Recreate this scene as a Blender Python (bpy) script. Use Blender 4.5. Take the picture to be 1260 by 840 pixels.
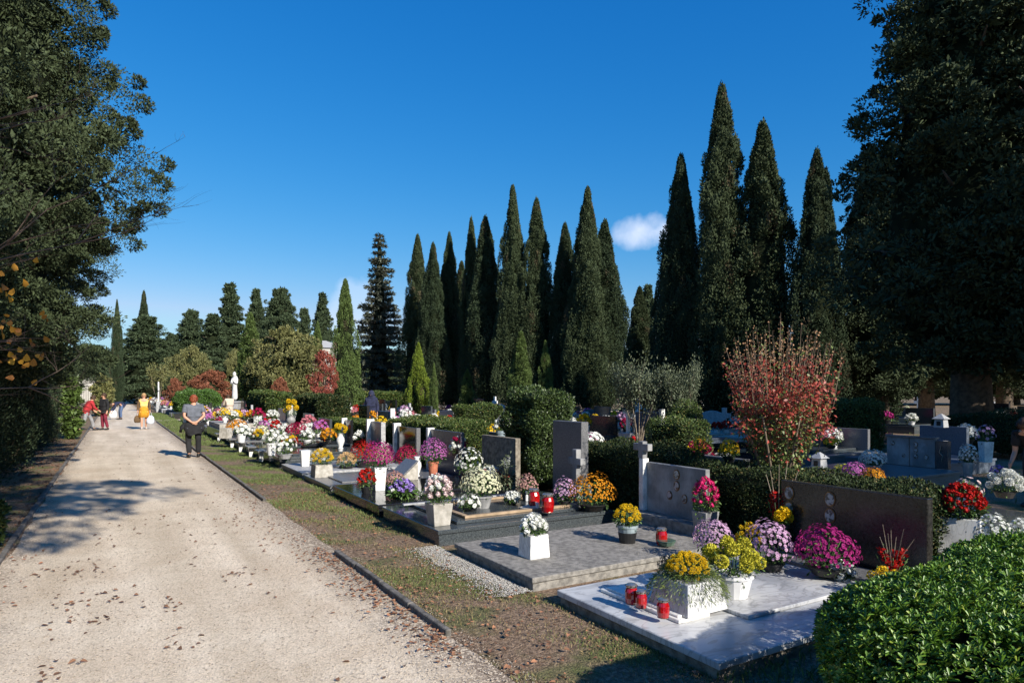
import bpy, bmesh, math, random
import numpy as np
from mathutils import Vector, Matrix

for o in list(bpy.data.objects):
    bpy.data.objects.remove(o)
scene = bpy.context.scene
col = scene.collection
random.seed(7)
RS = np.random.RandomState(11)
PI = math.pi

# ------------------------------------------------------------------ camera
FPX, CAMH, HOR = 814.0, 1.8, 481.0
YAW = math.radians(31.0)
FW = np.array([math.sin(YAW), math.cos(YAW)])
RT = np.array([math.cos(YAW), -math.sin(YAW)])
cam = bpy.data.cameras.new('camera')
cam.sensor_width = 36
cam.lens = 36 * FPX / 1260
cam.shift_y = (HOR - 420) / 1260
cam.clip_start = 0.05
cam.clip_end = 3000
co = bpy.data.objects.new('camera', cam)
co.location = (0, 0, CAMH)
co.rotation_euler = (PI / 2, 0, -YAW)
col.objects.link(co)
scene.camera = co

# ------------------------------------------------------------------ light
SUN_EL, SUN_AZ = math.radians(29), math.radians(169)   # azimuth clockwise from +Y
SUND = Vector((math.sin(SUN_AZ) * math.cos(SUN_EL), math.cos(SUN_AZ) * math.cos(SUN_EL), math.sin(SUN_EL)))
sl = bpy.data.lights.new('sun', 'SUN')
sl.energy = 4.9
sl.angle = math.radians(0.5)
sl.color = (1.0, 0.94, 0.84)
so = bpy.data.objects.new('sun', sl)
so.rotation_euler = (-SUND).to_track_quat('-Z', 'Y').to_euler()
so.location = (5, -20, 30)
col.objects.link(so)

scene.view_settings.view_transform = 'Standard'
scene.view_settings.look = 'None'
scene.view_settings.exposure = 0.60
scene.view_settings.gamma = 1.0

world = bpy.data.worlds.new('World')
scene.world = world
world.use_nodes = True
nt = world.node_tree
nt.nodes.clear()
def wn(t, **k):
    n = nt.nodes.new(t)
    for a, b in k.items():
        setattr(n, a, b)
    return n
sky = wn('ShaderNodeTexSky', sky_type='NISHITA')
sky.sun_disc = False
sky.sun_elevation = SUN_EL
sky.sun_rotation = SUN_AZ
sky.altitude = 100
sky.air_density = 1.25
sky.dust_density = 0.25
sky.ozone_density = 3.0
bg = wn('ShaderNodeBackground')
bg.inputs['Strength'].default_value = 0.085
wo = wn('ShaderNodeOutputWorld')
hs = wn('ShaderNodeHueSaturation')
hs.inputs['Saturation'].default_value = 1.3
hs.inputs['Value'].default_value = 1.0
nt.links.new(sky.outputs[0], hs.inputs['Color'])
tc = wn('ShaderNodeTexCoord')
nz = wn('ShaderNodeTexNoise')
nz.inputs['Scale'].default_value = 22
nz.inputs['Detail'].default_value = 5
nt.links.new(tc.outputs['Generated'], nz.inputs['Vector'])
def vdir(u, v):
    a, b = (u - 630) / FPX, (HOR - v) / FPX
    return Vector((FW[0] + RT[0] * a, FW[1] + RT[1] * a, b)).normalized()
def mth(op, a, b=None, clamp=False):
    n = wn('ShaderNodeMath', operation=op)
    n.use_clamp = clamp
    for i, x in enumerate((a, b)):
        if x is None: continue
        if isinstance(x, (int, float)): n.inputs[i].default_value = x
        else: nt.links.new(x, n.inputs[i])
    return n.outputs[0]
sepc = wn('ShaderNodeSeparateColor'); nt.links.new(hs.outputs[0], sepc.inputs[0])
cmb = wn('ShaderNodeCombineColor')
K = .1137
for i, (p_, g_) in enumerate(((1.55, 1.08), (.853, .70), (.60, .89))):
    v_ = mth('MULTIPLY', mth('POWER', mth('MULTIPLY', sepc.outputs[i], K), p_), g_ / K)
    v_ = mth('MINIMUM', v_, (.40, .66, .93)[i] / K)
    nt.links.new(v_, cmb.inputs[i])
cur = cmb.outputs[0]
for (u, v, hw, hh, amt, soft) in ((786, 286, 37, 21, .62, 2.6), (822, 292, 22, 14, .38, 2.0), (440, 394, 40, 44, .22, 1.2)):
    c = vdir(u, v)
    rr = Vector((0, 0, 1)).cross(c).normalized()
    up = c.cross(rr).normalized()
    def dot(vec, s):
        n = wn('ShaderNodeVectorMath', operation='DOT_PRODUCT')
        nt.links.new(tc.outputs['Generated'], n.inputs[0])
        n.inputs[1].default_value = vec
        return n.outputs['Value']
    a = mth('DIVIDE', dot(rr, 0), hw / FPX)
    b = mth('DIVIDE', mth('SUBTRACT', dot(up, 0), 0.0), hh / FPX)
    q = mth('ADD', mth('MULTIPLY', a, a), mth('MULTIPLY', b, b))
    q = mth('ADD', q, mth('MULTIPLY', mth('SUBTRACT', nz.outputs['Fac'], .5), 3.2))
    front = mth('GREATER_THAN', dot(c, 0), 0.5)
    m = mth('MULTIPLY', mth('MULTIPLY', mth('SUBTRACT', 1.25, q), 1.0 / soft * 1.6, True), amt)
    m = mth('MULTIPLY', m, front)
    mx = wn('ShaderNodeMix', data_type='RGBA')
    nt.links.new(m, mx.inputs[0])
    nt.links.new(cur, mx.inputs[6])
    mx.inputs[7].default_value = (9.2, 9.4, 10.4, 1)
    cur = mx.outputs[2]
nt.links.new(cur, bg.inputs['Color'])
nt.links.new(bg.outputs[0], wo.inputs[0])

# ------------------------------------------------------------------ places
def W2(u, d):
    """ground x, y of a sight line at a given depth (surveyed from the photo)"""
    p = FW * d + RT * ((u - 630) / FPX * d)
    return float(p[0]), float(p[1])
def DG(v, z=0.0):
    return (CAMH - z) * FPX / (v - HOR)
def G(u, v, z=0.0):
    x, y = W2(u, DG(v, z))
    return (x, y, z)
def proj(p):
    d = p[0] * FW[0] + p[1] * FW[1]
    l = p[0] * RT[0] + p[1] * RT[1]
    if d < .1: return None
    return 630 + l / d * FPX, HOR + (CAMH - p[2]) / d * FPX, d

# ------------------------------------------------------------------ materials
MATS = {}
def mat(name, c, rough=.7, c2=None, scale=6.0, detail=4, bump=0.0, bscale=None, spec=.4, island=0.0, metal=0.0,
        trans=0.0, hi=.65, lo=.35, coat=0.0, vor=0.0, vscale=60, vein=None):
    if name in MATS: return MATS[name]
    m = bpy.data.materials.new(name)
    m.use_nodes = True
    t = m.node_tree
    N, L = t.nodes, t.links
    p = N['Principled BSDF']
    p.inputs['Roughness'].default_value = rough
    p.inputs['Specular IOR Level'].default_value = spec
    p.inputs['Metallic'].default_value = metal
    if coat: p.inputs['Coat Weight'].default_value = coat
    g = N.new('ShaderNodeNewGeometry')
    tcn = N.new('ShaderNodeTexCoord')
    if c2 is None: c2 = tuple(x * .75 for x in c)
    if island:
        r = N.new('ShaderNodeValToRGB')
        L.new(g.outputs['Random Per Island'], r.inputs[0])
        r.color_ramp.elements[0].color = (*c2, 1)
        r.color_ramp.elements[1].color = (*c, 1)
        out = r.outputs[0]
    else:
        n = N.new('ShaderNodeTexNoise')
        n.inputs['Scale'].default_value = scale
        n.inputs['Detail'].default_value = detail
        L.new(tcn.outputs['Object'], n.inputs['Vector'])
        r = N.new('ShaderNodeValToRGB')
        L.new(n.outputs['Fac'], r.inputs[0])
        r.color_ramp.elements[0].position = lo
        r.color_ramp.elements[1].position = hi
        r.color_ramp.elements[0].color = (*c2, 1)
        r.color_ramp.elements[1].color = (*c, 1)
        out = r.outputs[0]
    if vein:
        n2 = N.new('ShaderNodeTexNoise'); n2.inputs['Scale'].default_value = vein[1]; n2.inputs['Detail'].default_value = 9
        n2.inputs['Distortion'].default_value = 1.6
        mp = N.new('ShaderNodeMapping'); mp.inputs['Scale'].default_value = (1, 2.6, 1); mp.inputs['Rotation'].default_value = (.3, .2, .7)
        L.new(tcn.outputs['Object'], mp.inputs[0]); L.new(mp.outputs[0], n2.inputs['Vector'])
        s1 = N.new('ShaderNodeMath'); s1.operation = 'SUBTRACT'; s1.inputs[1].default_value = .5; L.new(n2.outputs['Fac'], s1.inputs[0])
        s2 = N.new('ShaderNodeMath'); s2.operation = 'ABSOLUTE'; L.new(s1.outputs[0], s2.inputs[0])
        r2 = N.new('ShaderNodeValToRGB'); L.new(s2.outputs[0], r2.inputs[0])
        r2.color_ramp.elements[0].color = (vein[0],) * 3 + (1,); r2.color_ramp.elements[1].color = (1, 1, 1, 1); r2.color_ramp.elements[1].position = .045
        m3 = N.new('ShaderNodeMix'); m3.data_type = 'RGBA'; m3.blend_type = 'MULTIPLY'; m3.inputs[0].default_value = 1
        L.new(out, m3.inputs[6]); L.new(r2.outputs[0], m3.inputs[7]); out = m3.outputs[2]
    if vor:
        vv = N.new('ShaderNodeTexVoronoi')
        vv.inputs['Scale'].default_value = vscale
        L.new(tcn.outputs['Object'], vv.inputs['Vector'])
        mm = N.new('ShaderNodeMix'); mm.data_type = 'RGBA'; mm.blend_type = 'MULTIPLY'
        mm.inputs[0].default_value = vor
        L.new(out, mm.inputs[6])
        hh = N.new('ShaderNodeSeparateColor')
        L.new(vv.outputs['Color'], hh.inputs[0])
        L.new(hh.outputs[0], mm.inputs[7])
        out = mm.outputs[2]
    L.new(out, p.inputs['Base Color'])
    if bump:
        nb = N.new('ShaderNodeTexNoise')
        nb.inputs['Scale'].default_value = bscale or scale * 6
        nb.inputs['Detail'].default_value = 5
        L.new(tcn.outputs['Object'], nb.inputs['Vector'])
        b = N.new('ShaderNodeBump')
        b.inputs['Strength'].default_value = bump
        b.inputs['Distance'].default_value = .02
        L.new(nb.outputs['Fac'], b.inputs['Height'])
        L.new(b.outputs[0], p.inputs['Normal'])
    if trans:
        o = N['Material Output']
        tr = N.new('ShaderNodeBsdfTranslucent')
        L.new(out, tr.inputs['Color'])
        ms = N.new('ShaderNodeMixShader')
        ms.inputs[0].default_value = trans
        L.new(p.outputs[0], ms.inputs[1])
        L.new(tr.outputs[0], ms.inputs[2])
        L.new(ms.outputs[0], o.inputs['Surface'])
    MATS[name] = m
    return m

# foliage
M_cyp = mat('cypress_green', (.052, .078, .036), .75, (.024, .038, .018), island=1, spec=.25)
M_cypo = mat('cypress_olive', (.070, .094, .042), .75, (.032, .048, .020), island=1, spec=.25)
M_cypb = mat('young_cypress_green', (.14, .20, .055), .75, (.065, .10, .028), island=1, spec=.25)
M_lime = mat('lime_cypress_green', (.21, .27, .03), .7, (.10, .15, .02), island=1, spec=.25)
M_con = mat('conifer_green', (.066, .088, .038), .75, (.028, .042, .018), island=1, spec=.25)
M_conb = mat('fir_needles', (.19, .20, .15), .75, (.08, .09, .06), island=1, spec=.25)
M_pine = mat('pine_green', (.075, .105, .050), .75, (.032, .050, .022), island=1, spec=.25)
M_hedge = mat('hedge_leaf', (.145, .27, .025), .42, (.045, .11, .012), island=1, spec=.55, trans=.12)
M_box = mat('boxwood_leaf', (.085, .125, .028), .55, (.025, .045, .010), island=1, spec=.3)
M_boxd = mat('laurel_leaf', (.048, .070, .022), .6, (.016, .028, .009), island=1, spec=.22)
M_olive = mat('grey_green_leaf', (.13, .155, .085), .6, (.05, .065, .035), island=1)
M_autg = mat('autumn_yellow_green_leaf', (.20, .19, .065), .7, (.095, .105, .035), island=1)
M_red = mat('red_autumn_leaf', (.36, .085, .06), .6, (.18, .05, .03), island=1, trans=.2)
M_redl = mat('myrtle_red_leaf', (.46, .075, .055), .5, (.24, .06, .035), island=1, trans=.2)
M_seed = mat('dry_seed_head', (.42, .24, .13), .8, (.20, .10, .05), island=1)
M_mgreen = mat('myrtle_green_leaf', (.16, .20, .05), .5, (.06, .09, .02), island=1)
M_rust = mat('rust_leaf', (.26, .09, .045), .7, (.16, .06, .03), island=1)
M_yleaf = mat('yellow_autumn_leaf', (.62, .33, .03), .6, (.35, .12, .02), island=1, trans=.3)
M_stem = mat('flower_stem_green', (.085, .15, .03), .6, (.03, .07, .015), island=1)
M_bark = mat('bark', (.15, .11, .075), .9, (.07, .05, .035), 8, bump=.6)
M_barkp = mat('pale_bark', (.33, .27, .20), .8, (.18, .14, .10), 10, bump=.3)
M_core = mat('shade_dark_core', (.018, .024, .010), .95, (.008, .012, .005), 3, spec=.1)  # shade inside crowns and hedges, put into a near-black colour
M_grass = mat('grass_blade', (.14, .19, .045), .7, (.07, .09, .03), island=1)
M_dryg = mat('dry_grass_blade', (.32, .24, .12), .8, (.14, .10, .05), island=1)
M_fall = mat('fallen_leaf', (.26, .13, .07), .8, (.10, .055, .035), island=1)
M_fallo = mat('orange_fallen_leaf', (.36, .17, .09), .8, (.16, .08, .045), island=1)
M_dryc = mat('dry_cypress_spray', (.13, .10, .05), .8, (.07, .055, .03), island=1)
# stone and the like
M_conc = mat('weathered_concrete', (.30, .28, .25), .95, (.16, .15, .135), 18, 14, bump=.6, bscale=110, lo=.36, hi=.62)
M_concs = mat('pale_concrete', (.46, .43, .38), .85, (.28, .26, .22), 12, 6, bump=.3)
M_kerb = mat('kerb_concrete', (.20, .18, .16), .9, (.08, .075, .065), 14, 6, bump=.5)
M_marb = mat('white_marble', (.56, .56, .555), .3, (.34, .35, .37), 1.6, 12, lo=.36, hi=.52, spec=.5, vein=(.66, 2.4))
M_marw = mat('pure_white_marble', (.78, .77, .74), .3, (.55, .55, .54), 5, 6, lo=.3, hi=.5, vein=(.75, 5))
M_tan = mat('rough_beige_stone', (.30, .26, .20), .9, (.13, .11, .085), 14, 6, bump=.6)
M_dgr = mat('dark_granite', (.10, .115, .12), .12, (.045, .052, .058), 60, 4, spec=.6, vor=.5, vscale=180)
M_bgr = mat('black_granite', (.018, .019, .022), .07, (.010, .010, .012), 60, 3, spec=.6)
M_brg = mat('brown_granite', (.050, .047, .042), .22, (.018, .017, .015), 40, 4, spec=.6, vor=.5, vscale=150)
M_ggr = mat('grey_granite', (.24, .24, .245), .3, (.12, .12, .125), 70, 3, spec=.5, vor=.45, vscale=160)
M_vgr = mat('violet_grey_granite', (.15, .145, .17), .2, (.09, .085, .10), 60, 3, spec=.5, vor=.4, vscale=150)
M_lgr = mat('light_grey_stone', (.42, .42, .42), .6, (.26, .26, .26), 18, 5)
M_blg = mat('blue_grey_granite', (.17, .20, .25), .3, (.09, .11, .14), 50, 3, vor=.4, vscale=150)
M_hst = mat('grey_veined_stone', (.34, .335, .33), .5, (.20, .20, .20), 3, 8, lo=.42, hi=.6, vein=(.85, 3))
M_statue = mat('statue_white', (.66, .65, .62), .6, (.50, .49, .46), 8)
M_wall = mat('rendered_wall', (.50, .47, .42), .9, (.38, .36, .32), 3)
M_brz = mat('bronze', (.25, .16, .07), .35, (.12, .08, .04), 20, metal=.8)
M_blackp = mat('black_plastic', (.02, .02, .022), .4, (.015, .015, .015), 5)
M_whitep = mat('white_plastic', (.72, .72, .72), .35, (.6, .6, .6), 5)
M_bluep = mat('pale_blue_glaze', (.30, .36, .38), .25, (.16, .20, .22), 8)
M_terra = mat('terracotta', (.50, .17, .09), .7, (.36, .12, .07), 12)
M_redp = mat('red_glass', (.40, .006, .006), .08, (.24, .003, .004), 9, spec=.7, coat=.6)
M_lid = mat('pierced_metal_lid', (.62, .55, .45), .25, (.4, .35, .3), 30, metal=.85)
M_port = mat('porcelain_portrait', (.38, .38, .37), .2, (.06, .06, .06), 22, 3, lo=.42, hi=.52, spec=.6)
M_glassg = mat('green_tinted_glass', (.10, .16, .12), .1, (.05, .09, .06), 8, spec=.8)
M_wood = mat('pale_wood', (.42, .30, .19), .7, (.28, .2, .12), 10)
FC = {  # petal colours
    'white': ((.82, .82, .78), (.62, .63, .56)),
    'cream': ((.74, .72, .52), (.55, .56, .36)),
    'yellow': ((.80, .56, .015), (.62, .38, .01)),
    'lemon': ((.62, .56, .06), (.38, .36, .03)),
    'orange': ((.72, .34, .015), (.50, .17, .01)),
    'magenta': ((.46, .030, .22), (.26, .012, .12)),
    'crimson': ((.42, .012, .075), (.24, .006, .04)),
    'pink': ((.62, .22, .26), (.42, .12, .15)),
    'dusty': ((.55, .34, .30), (.35, .17, .15)),
    'lilac': ((.66, .44, .60), (.48, .28, .44)),
    'violet': ((.50, .15, .42), (.34, .09, .28)),
    'purple': ((.36, .26, .62), (.24, .15, .45)),
    'red': ((.55, .015, .010), (.30, .008, .006)),
    'hotpink': ((.72, .03, .18), (.50, .02, .12)),
    'peach': ((.78, .56, .30), (.60, .38, .16)),
    'rose': ((.76, .62, .60), (.60, .44, .43)),
}
for m_, c_ in ((M_hedge, (.28, .34, .05)), (M_box, (.20, .17, .05)), (M_boxd, (.14, .11, .04))):
    for nd in m_.node_tree.nodes:
        if nd.type == 'VALTORGB':
            nd.color_ramp.elements[1].position = .93
            e = nd.color_ramp.elements.new(.965); e.color = (*c_, 1)
def fmat(c):
    a, b = FC[c]
    return mat('petal_' + c, a, .6, b, island=1, spec=.2, trans=.15)

# ------------------------------------------------------------------ mesh helpers
class MB:
    def __init__(s): s.v, s.f, s.m = [], [], []
    def add(s, vs, fs, mi=0):
        b = len(s.v)
        s.v += [tuple(map(float, p)) for p in vs]
        s.f += [tuple(b + i for i in f) for f in fs]
        s.m += [mi] * len(fs)
        return s
    def box(s, x0, x1, y0, y1, z0, z1, mi=0):
        return s.add([(x0, y0, z0), (x1, y0, z0), (x1, y1, z0), (x0, y1, z0), (x0, y0, z1), (x1, y0, z1), (x1, y1, z1), (x0, y1, z1)],
                     [(0, 3, 2, 1), (4, 5, 6, 7), (0, 1, 5, 4), (1, 2, 6, 5), (2, 3, 7, 6), (3, 0, 4, 7)], mi)
    def frustum(s, bx, by, tx, ty, z0, z1, c=(0, 0), mi=0):
        cx, cy = c
        return s.add([(cx - bx, cy - by, z0), (cx + bx, cy - by, z0), (cx + bx, cy + by, z0), (cx - bx, cy + by, z0),
                      (cx - tx, cy - ty, z1), (cx + tx, cy - ty, z1), (cx + tx, cy + ty, z1), (cx - tx, cy + ty, z1)],
                     [(0, 3, 2, 1), (4, 5, 6, 7), (0, 1, 5, 4), (1, 2, 6, 5), (2, 3, 7, 6), (3, 0, 4, 7)], mi)
    def prism_x(s, poly, x0, x1, mi=0):
        """polygon in y,z extruded along x"""
        n = len(poly)
        vs = [(x0, y, z) for y, z in poly] + [(x1, y, z) for y, z in poly]
        fs = [tuple(range(n - 1, -1, -1)), tuple(range(n, 2 * n))] + [(i, (i + 1) % n, n + (i + 1) % n, n + i) for i in range(n)]
        return s.add(vs, fs, mi)
    def prism_y(s, poly, y0, y1, mi=0):
        n = len(poly)
        vs = [(x, y0, z) for x, z in poly] + [(x, y1, z) for x, z in poly]
        fs = [tuple(range(n)), tuple(range(2 * n - 1, n - 1, -1))] + [(i, n + i, n + (i + 1) % n, (i + 1) % n) for i in range(n)]
        return s.add(vs, fs, mi)
    def lathe(s, prof, n=14, c=(0, 0, 0), mi=0, sx=1.0, sy=1.0):
        vs, fs = [], []
        for r, z in prof:
            for k in range(n):
                a = 2 * PI * k / n
                vs.append((c[0] + r * sx * math.cos(a), c[1] + r * sy * math.sin(a), c[2] + z))
        for i in range(len(prof) - 1):
            for k in range(n):
                fs.append((i * n + k, i * n + (k + 1) % n, (i + 1) * n + (k + 1) % n, (i + 1) * n + k))
        fs.append(tuple(range(n - 1, -1, -1)))
        fs.append(tuple((len(prof) - 1) * n + k for k in range(n)))
        return s.add(vs, fs, mi)
    def ball(s, c, r, n=10, m=7, mi=0):
        if isinstance(r, (int, float)): r = (r, r, r)
        prof = [(max(.02, math.sin(PI * i / m)), -math.cos(PI * i / m)) for i in range(m + 1)]
        vs, fs = [], []
        for q, z in prof:
            for k in range(n):
                a = 2 * PI * k / n
                vs.append((c[0] + r[0] * q * math.cos(a), c[1] + r[1] * q * math.sin(a), c[2] + r[2] * z))
        for i in range(m):
            for k in range(n):
                fs.append((i * n + k, i * n + (k + 1) % n, (i + 1) * n + (k + 1) % n, (i + 1) * n + k))
        return s.add(vs, fs, mi)
    def tube(s, pts, rad, n=6, mi=0):
        pts = [Vector(p) for p in pts]
        if isinstance(rad, (int, float)): rad = [rad] * len(pts)
        vs, fs = [], []
        for i, p in enumerate(pts):
            t = (pts[min(i + 1, len(pts) - 1)] - pts[max(i - 1, 0)])
            if t.length < 1e-6: t = Vector((0, 0, 1))
            t.normalize()
            a = t.cross(Vector((.31, .2, .93))) if abs(t.z) < .9 else t.cross(Vector((1, .1, 0)))
            a.normalize()
            b = t.cross(a)
            for k in range(n):
                q = 2 * PI * k / n
                vs.append(p + (a * math.cos(q) + b * math.sin(q)) * rad[i])
        for i in range(len(pts) - 1):
            for k in range(n):
                fs.append((i * n + k, i * n + (k + 1) % n, (i + 1) * n + (k + 1) % n, (i + 1) * n + k))
        fs.append(tuple(range(n - 1, -1, -1)))
        fs.append(tuple((len(pts) - 1) * n + k for k in range(n)))
        return s.add(vs, fs, mi)
    def disc_x(s, x, cy, cz, ry, rz, th=.006, n=18, mi=0):
        """oval plate facing -x"""
        vs = [(x - th, cy + ry * math.cos(2 * PI * k / n), cz + rz * math.sin(2 * PI * k / n)) for k in range(n)]
        vs += [(x, a, b) for _, a, b in vs]
        fs = [tuple(range(n - 1, -1, -1))] + [(k, (k + 1) % n, n + (k + 1) % n, n + k) for k in range(n)]
        return s.add(vs, fs, mi)
    def mesh(s, name, mats, smooth=False, bevel=0.0):
        me = bpy.data.meshes.new(name)
        me.from_pydata(s.v, [], s.f)
        for m in (mats if isinstance(mats, (list, tuple)) else [mats]): me.materials.append(m)
        me.polygons.foreach_set('material_index', s.m)
        bm = bmesh.new()
        bm.from_mesh(me)
        if bevel:
            ed = [e for e in bm.edges if len(e.link_faces) == 2 and e.calc_face_angle(0) > .5]
            bmesh.ops.bevel(bm, geom=ed, offset=bevel, segments=1, affect='EDGES')
        bmesh.ops.recalc_face_normals(bm, faces=bm.faces)
        bm.to_mesh(me)
        bm.free()
        if smooth: me.polygons.foreach_set('use_smooth', [True] * len(me.polygons))
        me.update()
        return me

def join_into(me, mb, smooth=True):
    """add small shapes to a mesh (features of the same body)"""
    bm = bmesh.new(); bm.from_mesh(me)
    base = [bm.verts.new(v) for v in mb.v]
    for f, mi in zip(mb.f, mb.m):
        try:
            nf = bm.faces.new([base[i] for i in f]); nf.material_index = mi; nf.smooth = smooth
        except ValueError: pass
    bm.to_mesh(me); bm.free(); me.update()
    return me
def norm(a):
    return a / np.maximum(np.linalg.norm(a, axis=1, keepdims=True), 1e-9)
def A3(*x):
    return np.stack(x, axis=1)
def leaves(name, C, T, N, L, Wd, mats, mi=None, fine=False, fold=.12):
    """one small real leaf or petal per row"""
    n = len(C)
    T = norm(np.asarray(T, float))
    B = norm(np.cross(T, N))
    N = norm(np.cross(B, T))
    L = np.broadcast_to(np.asarray(L, float).reshape(-1, 1), (n, 1))
    Wd = np.broadcast_to(np.asarray(Wd, float).reshape(-1, 1), (n, 1))
    if not fine:
        V = np.stack([C, C + T * L * .55 + B * Wd * .5 + N * L * fold, C + T * L, C + T * L * .55 - B * Wd * .5 + N * L * fold], axis=1).reshape(-1, 3)
        idx = np.arange(n * 4)
        npoly = n
        per = 1
    else:
        p = [C, C + T * L * .40 + B * Wd * .34 + N * L * fold, C + T * L * .78 + B * Wd * .46 + N * L * fold * .8, C + T * L - N * L * .04,
             C + T * L * .78 - B * Wd * .46 + N * L * fold * .8, C + T * L * .40 - B * Wd * .34 + N * L * fold]
        V = np.stack(p, axis=1).reshape(-1, 3)
        base = np.arange(n).reshape(-1, 1) * 6
        idx = (base + np.array([[0, 1, 2, 3, 0, 3, 4, 5]])).reshape(-1)
        npoly = n * 2
        per = 2
    me = bpy.data.meshes.new(name)
    me.vertices.add(len(V))
    me.vertices.foreach_set('co', V.astype(np.float32).reshape(-1))
    me.loops.add(len(idx))
    me.loops.foreach_set('vertex_index', idx.astype(np.int32))
    me.polygons.add(npoly)
    me.polygons.foreach_set('loop_start', (np.arange(npoly) * 4).astype(np.int32))
    me.polygons.foreach_set('loop_total', np.full(npoly, 4, np.int32))
    for m in (mats if isinstance(mats, (list, tuple)) else [mats]): me.materials.append(m)
    if mi is not None:
        me.polygons.foreach_set('material_index', np.repeat(np.asarray(mi, np.int32), per))
    me.update(calc_edges=True)
    return me

# ------------------------------------------------------------------ object helpers
def thing(name, label, cat, loc=(0, 0, 0), rz=0, group=None, sc=1.0):
    o = bpy.data.objects.new(name, None)
    o.empty_display_size = .2
    col.objects.link(o)
    o.location = loc
    o.rotation_euler = (0, 0, rz)
    o.scale = (sc, sc, sc) if isinstance(sc, (int, float)) else sc
    if label: o['label'] = label
    o['category'] = cat
    if group: o['group'] = group
    return o
def part(name, me, parent, loc=(0, 0, 0), rz=0):
    o = bpy.data.objects.new(name, me)
    col.objects.link(o)
    o.parent = parent
    o.location = loc
    o.rotation_euler = (0, 0, rz)
    return o
def single(name, me, label, cat, loc=(0, 0, 0), rz=0, group=None):
    o = bpy.data.objects.new(name, me)
    col.objects.link(o)
    o.location = loc
    o.rotation_euler = (0, 0, rz)
    o['label'] = label
    o['category'] = cat
    if group: o['group'] = group
    return o
def struct(name, me, kind='structure', label=None, cat=None):
    o = bpy.data.objects.new(name, me)
    col.objects.link(o)
    o['kind'] = kind
    if label: o['label'] = label
    if cat: o['category'] = cat
    return o
ORD = ['first', 'second', 'third', 'fourth', 'fifth', 'sixth', 'seventh', 'eighth', 'ninth', 'tenth', 'eleventh', 'twelfth', 'thirteenth',
       'fourteenth', 'fifteenth', 'sixteenth', 'seventeenth', 'eighteenth', 'nineteenth', 'twentieth']
def ordn(i, n):
    if n == 1: return ''
    if i == 0: return 'leftmost'
    if i == n - 1: return 'rightmost'
    if i < len(ORD): return ORD[i] + ' from left'
    j = n - 1 - i
    if j < len(ORD): return ORD[j] + ' from right'
    return 'one in the middle'
PENDING = []      # (object, stem, place): labels settled at the end by their order from left to right
def later(o, stem, place):
    PENDING.append((o, stem, place))

# ================================================================== GROUND
def ground_mat():
    m = bpy.data.materials.new('soil_and_thin_grass')
    m.use_nodes = True
    t = m.node_tree; N = t.nodes; L = t.links
    p = N['Principled BSDF']
    p.inputs['Roughness'].default_value = .95
    p.inputs['Specular IOR Level'].default_value = .15
    g = N.new('ShaderNodeNewGeometry')
    def noise(s, d=5):
        n = N.new('ShaderNodeTexNoise'); n.inputs['Scale'].default_value = s; n.inputs['Detail'].default_value = d
        L.new(g.outputs['Position'], n.inputs['Vector']); return n.outputs['Fac']
    def ramp(f, a, b, ca, cb):
        r = N.new('ShaderNodeValToRGB'); L.new(f, r.inputs[0])
        r.color_ramp.elements[0].position = a; r.color_ramp.elements[1].position = b
        r.color_ramp.elements[0].color = (*ca, 1); r.color_ramp.elements[1].color = (*cb, 1); return r.outputs[0]
    def mix(f, a, b, mode='MIX'):
        x = N.new('ShaderNodeMix'); x.data_type = 'RGBA'; x.blend_type = mode
        if isinstance(f, float): x.inputs[0].default_value = f
        else: L.new(f, x.inputs[0])
        L.new(a, x.inputs[6]); L.new(b, x.inputs[7]); return x.outputs[2]
    dirt = ramp(noise(26, 8), .35, .7, (.13, .088, .060), (.34, .245, .175))
    grass = ramp(noise(60, 6), .35, .7, (.075, .085, .035), (.17, .18, .075))
    msk = ramp(noise(1.6, 6), .50, .66, (0, 0, 0), (1, 1, 1))
    c = mix(msk, dirt, grass)
    v = N.new('ShaderNodeTexVoronoi'); v.inputs['Scale'].default_value = 75
    L.new(g.outputs['Position'], v.inputs['Vector'])
    sc = N.new('ShaderNodeSeparateColor'); L.new(v.outputs['Color'], sc.inputs[0])
    sp = ramp(sc.outputs[0], .05, .95, (.55, .55, .55), (1.45, 1.4, 1.3))
    c = mix(.8, c, sp, 'MULTIPLY')
    L.new(c, p.inputs['Base Color'])
    b = N.new('ShaderNodeBump'); b.inputs['Strength'].default_value = .9; b.inputs['Distance'].default_value = .02
    L.new(noise(70, 6), b.inputs['Height']); L.new(b.outputs[0], p.inputs['Normal'])
    return m
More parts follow.
